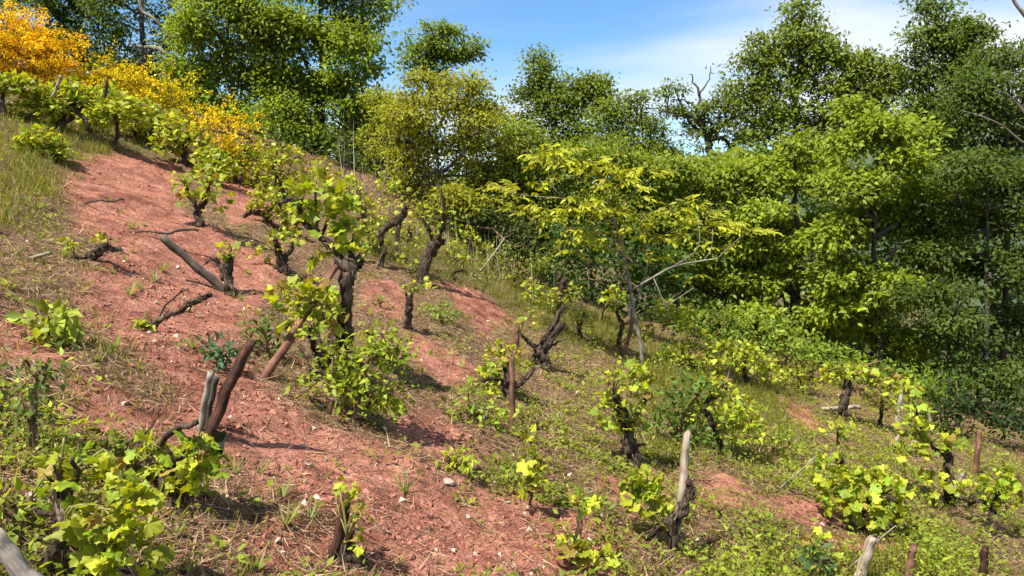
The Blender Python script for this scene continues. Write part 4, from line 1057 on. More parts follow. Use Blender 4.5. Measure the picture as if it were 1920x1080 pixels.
vine("dead vine stump with tangled roots on the left bank", (170, 488), [[(170, 484, 12), (185, 470, 12), (205, 465, 8), (228, 472, 4)], [(175, 482, 7), (145, 490, 4), (130, 488, 3)]], [(190, 447, 8, 12, 8), (130, 460, 14, 10, 12)], leaf=0.06, seed=64, **far)
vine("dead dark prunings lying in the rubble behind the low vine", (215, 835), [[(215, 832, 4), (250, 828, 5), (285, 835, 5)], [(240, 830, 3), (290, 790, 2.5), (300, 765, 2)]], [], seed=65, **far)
vine("long thin pruned canes lying downhill across the bare soil", (690, 905), [[(690, 905, 3), (740, 935, 3), (800, 965, 2.5), (850, 985, 2)], [(700, 912, 2), (760, 955, 2), (830, 1000, 1.5)], [(720, 930, 2), (790, 950, 1.8), (870, 1010, 1.4)]], [], seed=66, bark='cane', **far)

# ------------------------------------------------------------------ stakes
def stake(label, foot, head, r, mat, d=None, split=False, lean=0.0, rough=0.075, curve=0.0, name="wooden_stake", cat="stake", group="stakes among the vines", bury=True, sides=12):
    """a cleft post: slightly bent, uneven, with a rough sawn end"""
    rng = np.random.default_rng(int(foot[0] * 7 + foot[1]))
    base = ground_at(*foot)
    if d is not None:
        x = at(foot[0], 540, d)[0]; base = at(foot[0], foot[1], d)
    d = base[1]
    pm = d / FOC
    top = at(head[0], head[1], d + lean)
    ax = top - base; L = np.linalg.norm(ax)
    bend = rng.normal(0, 0.018, 3) * L
    z = unit(ax); x = unit(np.cross(z, [0.2, 1, 0.1])); y = np.cross(z, x)
    R = np.stack([x, y, z], -1)
    n = 18
    t = np.linspace(-0.12 if bury else 0, 1, n)
    pts = np.array([[bend[0] * math.sin(q * 3.1) + curve * L * math.sin(max(q, 0) * math.pi) + 0.10 * r * pm * math.sin(q * 17), bend[1] * math.sin(q * 3.1) + 0.10 * r * pm * math.sin(q * 13 + 1), q * L] for q in t])
    rad = 0.85 * r * pm * np.linspace(1.06, 0.92, n) * (1 + rng.normal(0, 0.03, n))
    v, f = tube(pts, rad, sides, rough, rng)
    v[-sides:, 2] += rng.normal(0, r * pm * 0.35, sides) + np.linspace(-1, 1, sides) * r * pm * 0.5
    if split:
        v[:, 0] *= np.where(v[:, 0] > 0, 0.45, 1.0)
    o = link(name, poly_mesh(name, v, f, M[mat], smooth=True), label=label, cat=cat, group=group)
    o.matrix_local = Matrix.Translation(Vector(base)) @ Matrix(R.tolist()).to_4x4()
    return o

stake("charred red brown stake standing beside the split grey one", (393, 818), (470, 642), 13, 'charstake', lean=0.1, curve=0.05)
stake("pale grey half of the split stake in the low vine", (372, 815), (394, 700), 10, 'greystake', split=True, d=3.62)
stake("narrow grey stake with flaking white top behind the charred one", (384, 812), (405, 708), 8, 'darkstake', d=3.70)
stake("leaning red stake with pale sawn top under the great forked vine", (495, 712), (628, 500), 10, 'redstake', lean=0.55)
stake("dark post leaning far over the bare path beside the stump", (424, 548), (306, 446), 9, 'darkstake', lean=-0.2)
stake("upright reddish stake bound to the orange tipped vine", (961, 798), (960, 668), 6.5, 'redstake')
stake("short red stake stub between the orange tipped vine and raised arms", (972, 672), (970, 615), 6, 'redstake')
stake("pale topped stake with the gnarled arm, tallest in front", (1262, 1032), (1288, 812), 9.5, 'palestake', lean=0.05)
stake("short dark brown stake at the bottom edge beside the black stump", (624, 1046), (651, 926), 12, 'charstake')
stake("bleached stake cut by the bottom edge under the shining leaves", (1605, 1100), (1636, 1006), 12, 'palestake')
stake("thick pale post cut by the bottom corner beside the nearest vine", (100, 1130), (-8, 1005), 22, 'greystake', d=2.0)
stake("reddish stake with mottled bark in the lower corner", (1700, 1095), (1712, 1028), 9, 'redstake')
stake("brown stake at the bottom right edge of the picture", (1842, 1095), (1846, 1028), 9, 'charstake')
stake("tall brown stake standing alone near the dark trees", (1826, 895), (1836, 806), 6, 'redstake')
stake("weathered stake above the tall leafed vine", (1681, 792), (1693, 718), 5, 'greystake', lean=0.05)
stake("thinnest pale stick stake against the dark thicket", (1748, 818), (1742, 766), 3, 'palestake')
stake("bleached board leaning by the tall leafed vine", (1668, 838), (1688, 814), 6, 'palestake', split=True)
stake("second bleached board lower beside the tall leafed vine", (1695, 850), (1715, 826), 6, 'palestake', split=True)
stake("pale broken stick behind the hanging leaf cluster's vine", (1785, 922), (1806, 888), 6, 'greystake', split=True)
stake("slanting reddish stake leaning on the walnut sapling's foot", (1166, 668), (1187, 598), 5, 'redstake')
stake("white topped short stake in the upper rows", (294, 264), (298, 196), 3.2, 'palestake')
stake("pale thin stake before the broom at the top of the slope", (172, 190), (176, 146), 2.6, 'palestake')
stake("bent white stake over the forked trunk in the upper grass", (98, 182), (114, 143), 3.2, 'palestake', d=10.5, bury=False)
stake("grey stake beside the leaning vine below the small broom", (468, 312), (472, 254), 3, 'greystake')
stake("brown upright stake half hidden behind the sapling", (1178, 605), (1180, 552), 4, 'darkstake')
stake("short reddish peg among the young shoots in front", (1084, 1010), (1088, 972), 6, 'redstake')
stake("brown broken stake at the far right edge", (1915, 945), (1905, 895), 6, 'charstake')
stake("thin upright stick near the grassy gap", (1308, 640), (1305, 605), 3, 'darkstake')
stake("pale log lying across behind the shaded dark trunk", (1538, 768), (1612, 762), 5, 'palestake', name="fallen_log", cat="log", bury=False, group="fallen wood on the slope")
stake("bleached branch lying in the grass below the largest broom", (15, 192), (75, 212), 3.5, 'palestake', name="fallen_branch", cat="branch", bury=False, group="fallen wood on the slope")
stake("grey branch lying on the dry bank at the left", (55, 488), (94, 474), 4, 'greystake', name="fallen_branch", cat="branch", bury=False, group="fallen wood on the slope")
stake("thin pale stick on the soil in front of the low vine", (312, 1032), (405, 1066), 2.4, 'palestake', name="fallen_stick", cat="stick", bury=False, group="fallen wood on the slope")
stake("long thin straw coloured cane leaning by the grassy gap", (885, 525), (945, 448), 1.6, 'palestake', name="dry_cane", cat="cane", group="fallen wood on the slope")
stake("thin grey cane lying toward the sprawling vine", (1452, 925), (1535, 850), 1.4, 'greystake', name="dry_cane", cat="cane", bury=False, group="fallen wood on the slope")
stake("thin stick lying across the corner grass before the bleached stake", (1585, 1075), (1680, 985), 1.3, 'greystake', name="dry_cane", cat="cane", bury=False, group="fallen wood on the slope")

# ------------------------------------------------------------------ walnut sapling
def walnut():
    rng = np.random.default_rng(77)
    base = ground_at(1206, 690)
    d = base[1]; pm = d / FOC
    root = thing("walnut_sapling", base, "slender pale stemmed sapling with long yellow feathery leaves at mid slope", "sapling")
    S = lambda pts: np.array([at(px, py, d + dd) for px, py, r, dd in pts])
    trunk = [(1206, 690, 6.5, 0), (1200, 640, 6, 0), (1190, 590, 5.5, 0), (1183, 545, 5.5, 0), (1172, 490, 5, 0), (1160, 440, 4.5, 0), (1148, 405, 4, 0), (1142, 370, 3, 0.05), (1148, 325, 2, 0.1)]
    v, f = tube(S(trunk) - base, [q[2] * pm * 0.62 for q in trunk], 8, 0.05, rng, sub=4)
    link("trunk", poly_mesh("trunk", v, f, M['palebark']), root)
    limbs = [
        [(1183, 545, 4.5, 0), (1225, 520, 4, -0.2), (1262, 500, 3.5, -0.3), (1310, 490, 2.6, -0.4), (1345, 485, 1.8, -0.5)],
        [(1262, 500, 2.5, -0.3), (1300, 475, 2, -0.4), (1312, 450, 1.6, -0.4), (1308, 410, 1.2, -0.4)],
        [(1320, 488, 1.8, -0.4), (1334, 465, 1.5, -0.4), (1336, 430, 1.1, -0.4)],
        [(1190, 570, 3.2, 0.1), (1208, 520, 3, 0.2), (1214, 480, 2.6, 0.3), (1200, 440, 2.2, 0.3), (1205, 400, 1.4, 0.4)],
        [(1214, 505, 1.6, 0.3), (1196, 495, 1.4, 0.3), (1190, 480, 1, 0.3)],
        [(1150, 410, 2.6, 0), (1110, 425, 2, -0.2), (1070, 430, 1.6, -0.3), (1040, 420, 1, -0.3)],
        [(1142, 375, 2.6, 0), (1090, 385, 2.2, -0.2), (1050, 365, 1.8, -0.3), (1030, 335, 1.4, -0.3), (1030, 295, 1, -0.3)],
        [(1150, 400, 2.2, 0), (1180, 370, 1.6, -0.1), (1205, 340, 1, -0.2)],
        [(1060, 372, 1.6, -0.3), (1000, 368, 1.3, -0.4), (960, 362, 1, -0.5), (915, 345, 0.8, -0.5)],
        [(1155, 520, 1.6, 0.05), (1135, 505, 1.3, -0.1), (1120, 492, 0.9, -0.1)], [(1178, 520, 2, 0), (1155, 520, 1.6, 0.05)],
        [(1160, 455, 1.8, 0), (1125, 440, 1.3, -0.1), (1105, 425, 0.9, -0.1)],
        [(1225, 520, 1.8, -0.2), (1240, 555, 1.4, -0.3), (1250, 580, 1, -0.3)], [(1300, 540, 1.2, -0.3), (1270, 560, 1.5, -0.3), (1240, 580, 1.2, -0.3)],
        [(1188, 580, 1.6, 0), (1170, 570, 1.2, -0.1), (1150, 560, 0.9, -0.1)],
        [(1345, 485, 1.4, -0.5), (1370, 460, 1, -0.5), (1395, 440, 0.8, -0.5)]]
    for lb in limbs:
        v, f = tube(S(lb) - base, [q[2] * pm * 0.55 for q in lb], 6, 0.06, rng, sub=4)
        link("branch", poly_mesh("branch", v, f, M['palebark']), root)
    # feathered leaves: a rachis with paired leaflets
    metas = []
    for kk in range(4):
        r2 = np.random.default_rng(80 + kk)
        V, F = [], []
        prof = [(0, 0.0), (0.13, 0.25), (0.19, 0.5), (0.13, 0.8), (0, 1.0)]
        def leaflet(o, dirv, nrm, L):
            R = frames(dirv[None], nrm[None])[0]
            b = len(V)
            pts = [(0, 0, 0), (0.15, 0.25, 0.03), (0.20, 0.52, 0.04), (0.10, 0.82, 0.0), (0, 1, -0.09), (-0.10, 0.82, 0.0), (-0.20, 0.52, 0.04), (-0.15, 0.25, 0.03), (0, 0.5, 0.0)]
            for p in pts: V.append(o + R @ (np.array(p) * L))
            for i in range(8): F.append((b + 8, b + i, b + (i + 1) % 8))
        npair = 3 + kk % 2
        for i in range(npair):
            y = 0.30 + 0.55 * i / npair
            zc = -0.25 * y * y
            for s in (-1, 1):
                dv = unit(np.array([s * 0.9, 0.55 + r2.normal(0, 0.1), -0.45 + r2.normal(0, 0.15)]))
                leaflet(np.array([0, y, zc]), dv, np.array([s * 0.3, 0.1, 1.0]) + r2.normal(0, 0.15, 3), 0.46 * (0.8 + 0.35 * i / npair))
        leaflet(np.array([0, 0.86, -0.2]), unit(np.array([r2.normal(0, 0.1), 0.9, -0.5])), np.array([0, 0.2, 1.0]), 0.6)
        tv, tf = tube(np.array([[0, 0, 0], [0, 0.45, -0.05], [0, 0.88, -0.2]]), [0.012, 0.009, 0.006], 4, 0)
        o = len(V); V += list(tv); F += [tuple(i + o for i in q) for q in tf]
        metas.append(poly_mesh("feather_leaf", np.array(V), F, M['vine']))
    sprays = [(1030, 285, 30, 14, 9), (1055, 300, 26, 14, 6), (1010, 300, 20, 12, 4), (920, 345, 24, 10, 5), (965, 355, 30, 14, 8), (1000, 350, 26, 14, 6), (1040, 400, 40, 16, 10), (1075, 385, 40, 16, 10),
              (1010, 405, 22, 14, 5), (1110, 310, 24, 14, 6), (1145, 315, 30, 16, 9), (1180, 325, 34, 14, 9), (1225, 320, 26, 12, 6), (1170, 350, 36, 14, 8), (1120, 370, 30, 16, 7), (1140, 395, 40, 16, 10), (1190, 390, 40, 18, 9),
              (1230, 410, 36, 16, 8), (1270, 395, 26, 14, 6), (1310, 385, 30, 14, 7), (1330, 415, 34, 18, 10), (1365, 425, 34, 14, 9), (1395, 432, 22, 10, 5), (1290, 440, 24, 12, 6), (1105, 430, 30, 12, 6), (1200, 430, 36, 14, 6),
              (1300, 520, 26, 10, 4), (1310, 395, 16, 12, 4), (1085, 330, 26, 16, 5), (1240, 445, 26, 12, 5), (1060, 440, 40, 16, 6), (1150, 450, 40, 20, 6), (980, 390, 30, 16, 5), (1340, 460, 30, 14, 5), (1090, 470, 40, 20, 5), (1210, 480, 36, 16, 4)]
    for px, py, rx, ry, n in sprays:
        c = at(px, py, d - 0.25 * math.sin(px * 0.013))
        for i in range(int(n * 2.1)):
            o = bpy.data.objects.new("leaf", metas[rng.integers(4)])
            u = rng.normal(0, 0.5, 3)
            pos = c + u * np.array([rx, rx, ry]) * pm
            dr = unit(np.array([u[0], u[1], 0.0]) + rng.normal(0, 0.4, 3) * np.array([1, 1, 0.3]) + np.array([0, -0.1, 0.05]))
            R = frames(dr[None], (np.array([-0.1, -0.25, 1.0]) + rng.normal(0, 0.25, 3))[None])[0]
            sc = 0.165 * (0.7 + 0.5 * rng.random())
            o.matrix_local = Matrix.Translation(Vector(pos - base)) @ Matrix(R.tolist()).to_4x4() @ Matrix.Scale(sc, 4)
            c3 = palette((0.35, 0.37, 0.022), 1, rng, 0.22, 0.10)[0]
            o.color = (*[float(q) for q in c3], 1)
            COL.objects.link(o); o.parent = root
walnut()

# ------------------------------------------------------------------ shrubs and weeds on the slope
shrub("lime leafed bush spreading below the great forked vine", (660, 790), [(650, 660, 50, 34), (710, 640, 50, 30), (745, 670, 36, 40), (680, 710, 70, 40), (730, 740, 50, 34), (630, 750, 50, 30), (590, 760, 40, 28), (680, 780, 46, 22), (750, 650, 26, 20), (570, 770, 30, 18), (620, 700, 40, 26)],
      0.05, (0.23, 0.30, 0.02), rc=0.10, per=17, dens=1.5, seed=51, name="leafy_bush", cat="bush", mat='vinefar')
shrub("fresh green nettle bush in the middle of the lower slope", (1270, 830), [(1260, 740, 40, 34), (1300, 730, 34, 30), (1250, 780, 36, 30), (1290, 790, 44, 30), (1240, 810, 30, 20), (1320, 820, 40, 26)],
      0.06, (0.10, 0.19, 0.035), rc=0.11, per=15, seed=52, name="nettle_bush", cat="bush")
shrub("dark bluish green leafy weed beside the charred stake", (415, 695), [(415, 670, 26, 18), (430, 660, 18, 12), (405, 685, 20, 10)], 0.06, (0.07, 0.16, 0.075), rc=0.09, per=12, seed=53, name="leafy_weed", cat="weed", group="weeds on the slope")
shrub("green leafy weed at the foot of the leaning red stake", (505, 670), [(495, 625, 26, 20), (515, 645, 20, 16), (480, 615, 16, 10)], 0.055, (0.09, 0.18, 0.035), rc=0.09, per=10, seed=54, name="leafy_weed", cat="weed", group="weeds on the slope")
shrub("pale lime broad leaved weed on the left bank below the grass", (105, 650), [(80, 595, 22, 10), (115, 600, 24, 14), (100, 620, 26, 12), (95, 635, 16, 12)], 0.085, (0.26, 0.33, 0.04), rc=0.09, per=8, seed=55, name="leafy_weed", cat="weed", group="weeds on the slope", mat='vinefar')
shrub("tall round leaved weed standing at the left edge", (60, 850), [(45, 680, 20, 18), (60, 710, 26, 18), (50, 745, 24, 20), (55, 785, 26, 20), (60, 825, 26, 20), (85, 690, 10, 10)], 0.034, (0.13, 0.19, 0.05), rc=0.07, per=10, seed=56, name="leafy_weed", cat="weed", group="weeds on the slope", dens=0.6)
shrub("small yellow green seedling bush in the bare soil below the lime bush", (858, 882), [(858, 858, 16, 14), (850, 868, 12, 8)], 0.045, (0.30, 0.36, 0.02), rc=0.06, per=9, seed=57, name="leafy_weed", cat="weed", group="weeds on the slope", mat='vinefar')
shrub("bright green sprawling weed below the slim dark vine", (830, 605), [(830, 580, 26, 14), (845, 595, 26, 10), (810, 575, 16, 10)], 0.05, (0.17, 0.28, 0.03), rc=0.08, per=10, seed=58, name="leafy_weed", cat="weed", group="weeds on the slope")
shrub("lime undergrowth at the foot of the orange tipped vine", (880, 790), [(880, 745, 40, 22), (860, 770, 30, 18), (905, 770, 40, 22), (930, 790, 26, 14)], 0.05, (0.22, 0.31, 0.022), rc=0.09, per=13, seed=59, name="leafy_weed", cat="weed", group="weeds on the slope", mat='vinefar')
shrub("dark leaved sprig under the yellow sprouts, bottom edge", (1525, 1085), [(1525, 1052, 16, 14), (1535, 1065, 12, 10)], 0.055, (0.05, 0.11, 0.035), rc=0.06, per=8, seed=60, name="leafy_weed", cat="weed", group="weeds on the slope")
shrub("rounded low green weed on red soil right of the forked vine", (712, 575), [(712, 562, 18, 10)], 0.045, (0.16, 0.26, 0.03), rc=0.07, per=10, seed=61, name="leafy_weed", cat="weed", group="weeds on the slope")
shrub("creeping weed patch in the lower corner under the nearest vine", (50, 1000), [(40, 930, 50, 30), (30, 980, 50, 30), (60, 1020, 40, 20), (20, 1040, 40, 20)], 0.045, (0.26, 0.33, 0.03), rc=0.06, per=7, seed=62, name="leafy_weed", cat="weed", group="weeds on the slope", mat='vinefar', dens=0.3)

shrub("yellow green weeds crowding behind the leaning shaggy trunk", (850, 500), [(840, 470, 30, 20), (880, 490, 36, 18), (800, 480, 20, 14), (930, 510, 30, 16)], 0.06, (0.23, 0.28, 0.03), rc=0.13, per=18, seed=63, name="leafy_weed", cat="weed", group="weeds on the slope", dens=0.7)
shrub("olive scrub in front of the thin dry stems above the grassy gap", (960, 535), [(930, 480, 40, 24), (980, 490, 40, 26), (1030, 500, 40, 24), (900, 500, 30, 18), (960, 520, 46, 16)], 0.06, (0.20, 0.25, 0.03), rc=0.13, per=20, seed=66, name="leafy_weed", cat="weed", group="weeds on the slope", dens=0.7)
shrub("lime weeds below the yellow walnut among the long grass", (1215, 700), [(1180, 690, 36, 16), (1230, 690, 40, 20), (1260, 720, 40, 18)], 0.055, (0.20, 0.28, 0.025), rc=0.11, per=12, seed=64, name="leafy_weed", cat="weed", group="weeds on the slope", mat='vinefar')
shrub("spreading lime weeds on the lower slope by the S-shaped trunk", (1440, 850), [(1400, 830, 46, 20), (1450, 815, 46, 24), (1480, 850, 40, 18), (1380, 860, 36, 16)], 0.045, (0.22, 0.29, 0.025), rc=0.10, per=12, seed=65, name="leafy_weed", cat="weed", group="weeds on the slope", mat='vinefar')

# ------------------------------------------------------------------ ground cover, counted pieces first
def tuft_mesh(i):
    rng = np.random.default_rng(300 + i)
    n = 13
    a = rng.random(n) * 6.283
    d = unit(np.stack([np.cos(a) * 0.8, np.sin(a) * 0.8, 0.3 + rng.random(n) * 0.7], -1))
    nr = np.stack([np.cos(a) * -1, np.sin(a) * -1, np.ones(n) * 0.7], -1)
    sz = np.stack([np.full(n, 0.075), 0.5 + 0.7 * rng.random(n), np.full(n, 1.0)], -1)
    return scatter("weed_tuft", BLADE_V, BLADE_F, rng.normal(0, 0.04, (n, 3)) * [1, 1, 0], frames(d, nr), sz, palette((0.20, 0.26, 0.075), n, rng, 0.25, 0.25), M['leaf'])
TUFT = [tuft_mesh(i) for i in range(5)]
TUFT_PX = [(290, 530), (357, 585), (455, 565), (212, 515), (245, 555), (335, 655), (362, 655), (215, 655), (185, 680), (232, 400), (270, 425), (205, 378), (250, 430), (442, 560), (250, 475), (215, 455), (236, 490), (330, 1010), (490, 890),
           (440, 890), (535, 990), (582, 975), (398, 935), (840, 775), (865, 690), (1240, 840), (760, 925), (1440, 985), (1395, 1005), (1480, 880), (1045, 795), (530, 935), (480, 1075), (965, 880), (745, 1060), (305, 510), (265, 545)]
rng_t = np.random.default_rng(5)
for i, (a, b) in enumerate(TUFT_PX):
    g = ground_at(a, b)
    where = ("high on the bare path above the leaning post" if b < 500 else "on the bare path around the leaning post" if b < 600 else "on the path between the dark strand and the charred stake" if b < 700
             else "in the front soil near the low vine" if a < 600 else "on the middle slope" if b < 850 else "in the front soil near the young shoots" if a < 1100 else "on the lower slope right of the pale topped stake")
    o = link("weed_tuft", TUFT[i % 5], loc=[float(q) for q in g], label="small strap leaved weed tuft " + where, cat="weed", group="weed tufts in the red soil")
    o.rotation_euler = (0, 0, rng_t.random() * 6.28)
    s = 0.105 * (0.6 + 0.7 * rng_t.random())
    o.scale = (s, s, s * 1.1)

def stone_mesh(i, mat):
    rng = np.random.default_rng(400 + i)
    n = 7
    V, F = [], []
    for k, (zz, rr) in enumerate([(-0.35, 0.75), (0.05, 1.0), (0.35, 0.62)]):
        a = np.arange(n) / n * 6.283
        r = rr * (0.7 + 0.5 * rng.random(n))
        V += list(np.stack([np.cos(a) * r, np.sin(a) * r * 0.75, zz + rng.normal(0, 0.07, n)], -1))
    for k in range(2):
        for j in range(n):
            F.append((k * n + j, k * n + (j + 1) % n, (k + 1) * n + (j + 1) % n, (k + 1) * n + j))
    F.append(tuple(range(2 * n, 3 * n))); F.append(tuple(range(n - 1, -1, -1)))
    return poly_mesh("stone", np.array(V), F, mat, smooth=False)
ST_P = [stone_mesh(i, M['stone']) for i in range(4)]; ST_R = [stone_mesh(i + 9, M['redstone']) for i in range(4)]
STONES = [((842, 908), 17, 'P', "largest cream stone on the bare red soil"), ((578, 875), 10, 'P', "flat white stone on the path above the dark brown stake"), ((953, 944), 7, 'P', "small white stone between the young shoots"),
          ((879, 972), 8, 'P', "pale oval stone below the largest cream stone"), ((928, 908), 7, 'P', "little cream stone right of the largest cream stone"), ((727, 1000), 7, 'P', "pointed white stone right of the dark brown stake"),
          ((770, 1050), 12, 'R', "red stone with pale top near the bottom edge"), ((1128, 970), 6, 'P', "white pebble below the slender shoot's right side"), ((568, 840), 8, 'P', "pale chip on the path under the lime bush"),
          ((188, 812), 22, 'R', "broad slab of red rock in the rubble left of the low vine"), ((105, 810), 14, 'R', "pinkish rock at the left of the rubble"), ((238, 798), 15, 'R', "rounded red rock in the rubble"),
          ((150, 786), 11, 'R', "small red rock at the top of the rubble"), ((296, 742), 9, 'R', "dark red rock above the rubble beside the path"), ((172, 335), 8, 'R', "flat red stone at the top of the path"),
          ((490, 1042), 15, 'R', "flat red slab half buried in front"), ((1162, 985), 6, 'P', "white pebble above the round leaf cluster"), ((460, 1062), 12, 'R', "low red slab at the bottom edge"), ((700, 1042), 6, 'P', "white pebble left of the pale topped red stone"),
          ((1475, 838), 8, 'R', "pink stone on the green lower slope"), ((1108, 925), 7, 'P', "cream pebble near the slender shoot"), ((1135, 880), 7, 'R', "pink pebble above the cream pebble")]
for i, (p, r, k, lb) in enumerate(STONES):
    g = ground_at(*p)
    o = link("stone", (ST_P if k == 'P' else ST_R)[i % 4], loc=(float(g[0]), float(g[1]), float(g[2]) + 0.005), label=lb, cat="stone", group="stones on the slope")
    s = r * g[1] / FOC
    o.scale = (s, s, s * 0.75); o.rotation_euler = (0.1 * math.sin(i), 0.25 + 0.1 * math.cos(i), i * 1.7)

# dark plastic scrap caught in the low vine
def scrap():
    d = ground_at(325, 945)[1] - 0.02
    base = at(410, 850, d)
    pts = [(402, 806), (425, 812), (418, 850), (414, 862), (404, 858), (400, 832)]
    V = [at(px, py, d + 0.01 * k) - base for k, (px, py) in enumerate(pts)] + [at(px, py, d + 0.05 + 0.01 * k) - base for k, (px, py) in enumerate(pts)]
    n = len(pts)
    F = [tuple(range(n)), tuple(range(2 * n - 1, n - 1, -1))] + [(i, n + i, n + (i + 1) % n, (i + 1) % n) for i in range(n)]
    link("plastic_scrap", poly_mesh("plastic_scrap", np.array(V), F, M['rubber'], smooth=False), loc=[float(q) for q in base], label="black plastic scrap wedged at the foot of the charred stake", cat="scrap")
scrap()

# ------------------------------------------------------------------ stuff
def sample_ground(n, rng, ymin=1.9, ymax=16.0, power=1.0, um=0.82):
    y = ymin * (ymax / ymin) ** (rng.random(n) ** power)
    x = (rng.random(n) * 2 - 1) * um * y
    return x, y

def ground_pts(n, dens, rng, **k):
    x, y = sample_ground(n, rng, **k)
    keep = rng.random(n) < dens(x, y)
    x, y = x[keep], y[keep]
    return np.stack([x, y, gz(x, y)], -1)

def build_stuff():
    rng = np.random.default_rng(500)
    bare = lambda x, y: mask(x, y, BARE)
    green = lambda x, y: mask(x, y, GREEN, 0.4)
    right = lambda x, y: sstep(-0.16, 0.22, x / y)
    patch = lambda x, y, s, o: sstep(0.42, 0.62, fbm(x * s + o, y * s + o, 3))

    # low leafy plants: rosettes of small leaves
    def dens_cover(x, y):
        return np.clip((0.09 + 0.70 * right(x, y) + 0.26 * sstep(-0.45, -0.6, x / y) * (y < 4.5)) * (0.10 + 0.55 * patch(x, y, 1.6, 11) + 0.5 * patch(x, y, 4.5, 61) * patch(x, y, 0.7, 5)) * (1 - 0.93 * bare(x, y)), 0, 1)
    P = ground_pts(80000, dens_cover, rng, power=0.85)
    k = rng.integers(4, 9, len(P)); ci = np.repeat(np.arange(len(P)), k); m = len(ci)
    a = rng.random(m) * 6.283
    hgt = (0.01 + 0.10 * rng.random(len(P)) ** 2 + 0.22 * patch(P[:, 0], P[:, 1], 1.1, 71) * right(P[:, 0], P[:, 1]) * rng.random(len(P)))[ci] * rng.random(m)
    pos = P[ci] + np.stack([np.cos(a), np.sin(a), np.zeros(m)], -1) * (0.012 + 0.05 * rng.random(m))[:, None]
    pos[:, 2] = gz(pos[:, 0], pos[:, 1]) + 0.008 + hgt
    dr = np.stack([np.cos(a), np.sin(a), 0.35 + 0.4 * rng.normal(0, 1, m)], -1)
    R = frames(dr, np.array([0, -0.1, 1.0]) + rng.normal(0, 0.35, (m, 3)))
    s = 0.036 * (0.5 + 0.8 * rng.random(m)) * (0.6 + 0.9 * rng.random(len(P)) ** 2)[ci]
    hue = fbm(P[:, 0] * 0.8 + 5, P[:, 1] * 0.8, 2)[ci][:, None]
    t = palette((0.21, 0.265, 0.028), m, rng, 0.25, 0.12) * (1.25 - 0.5 * hue) * (1 + rng.normal(0, 0.2, len(P))).clip(0.5, 1.6)[ci][:, None]
    link("ground_cover", scatter("ground_cover", LEAF2_V, LEAF2_F, pos, R, s, t, M['leaf']), kind="stuff", label="low lime green leafy plants carpeting the slope", cat="ground cover")

    # grass
    def dens_grass(x, y):
        return np.clip((0.06 + 0.9 * green(x, y) + 0.10 * right(x, y) + 0.14 * sstep(-0.40, -0.55, x / y)) * (0.3 + 0.7 * patch(x, y, 2.2, 3)) * (1 - 0.97 * bare(x, y)), 0, 1)
    P = ground_pts(75000, dens_grass, rng, power=0.66)
    k = rng.integers(3, 7, len(P)); ci = np.repeat(np.arange(len(P)), k); m = len(ci)
    pos = P[ci] + rng.normal(0, 0.02, (m, 3)); pos[:, 2] = gz(pos[:, 0], pos[:, 1]) - 0.005
    dr = np.stack([rng.normal(0, 0.4, m), rng.normal(0, 0.4, m), np.ones(m)], -1)
    R = frames(dr, rng.normal(0, 1, (m, 3)))
    L = (0.045 + 0.11 * rng.random(m)) * (0.6 + 0.7 * green(pos[:, 0], pos[:, 1]))
    S = np.stack([np.full(m, 0.0075), L, L], -1)
    tt = palette((0.17, 0.20, 0.03), m, rng, 0.25, 0.35)
    dryb = rng.random(m) < 0.22
    tt[dryb] = np.array([0.36, 0.27, 0.14]) * (1 + rng.normal(0, 0.2, (int(dryb.sum()), 1))).clip(0.4, 1.6)
    link("grass", scatter("grass", BLADE_V, BLADE_F, pos, R, S, tt, M['leaf']), kind="stuff", label="short green grass growing on the slope", cat="grass")

    # straw and dead stalk litter
    def dens_straw(x, y):
        return np.clip((0.55 + 0.4 * patch(x, y, 1.3, 21)) * (1 - 0.80 * bare(x, y)), 0, 1)
    P = ground_pts(230000, dens_straw, rng, power=0.8)
    m = len(P)
    a = rng.random(m) * 6.283
    e = 0.02
    gx = (gz(P[:, 0] + e, P[:, 1]) - P[:, 2]) / e; gy = (gz(P[:, 0], P[:, 1] + e) - P[:, 2]) / e
    nr = unit(np.stack([-gx, -gy, np.ones(m)], -1))
    dr = np.stack([np.cos(a), np.sin(a), np.cos(a) * gx + np.sin(a) * gy + rng.normal(0.04, 0.16, m)], -1)
    R = frames(dr, nr + rng.normal(0, 0.3, (m, 3)))
    L = 0.03 + 0.11 * rng.random(m) ** 2
    S = np.stack([0.0025 + 0.0045 * rng.random(m), L, L * 0.6], -1)
    pos = P + np.array([0, 0, 0.006]) + nr * 0.006 * rng.random((m, 1))
    pick = rng.random(m)[:, None]
    t = np.where(pick < 0.35, np.array([[0.38, 0.26, 0.15]]), np.where(pick < 0.75, np.array([[0.20, 0.11, 0.065]]), np.array([[0.10, 0.055, 0.035]]))) * (1 + rng.normal(0, 0.2, (m, 1))).clip(0.4, 1.6)
    link("dry_straw", scatter("dry_straw", BLADE_V, BLADE_F, pos, R, S, t, M['straw']), kind="stuff", label="dry straw and dead stalks littering the slope", cat="straw")

    # red gravel on the bare soil
    def dens_gravel(x, y):
        return np.clip((0.16 + 0.84 * bare(x, y)) * (0.12 + 0.88 * patch(x, y, 2.6, 33)), 0, 1)
    P = ground_pts(190000, dens_gravel, rng, power=0.95)
    m = len(P)
    CH_V = [(1, 0, -0.2), (-0.5, 0.8, -0.3), (-0.6, -0.7, -0.2), (0.1, 0.05, 0.7), (0.3, 0.6, 0.35)]
    CH_F = [(0, 1, 4), (0, 4, 3), (1, 2, 3), (1, 3, 4), (2, 0, 3)]
    R = frames(rng.normal(0, 1, (m, 3)) * [1, 1, 0.25], np.array([0, 0, 1.0]) + rng.normal(0, 0.3, (m, 3)))
    s = 0.0035 + 0.024 * rng.random(m) ** 10
    pick = rng.random(m)[:, None]
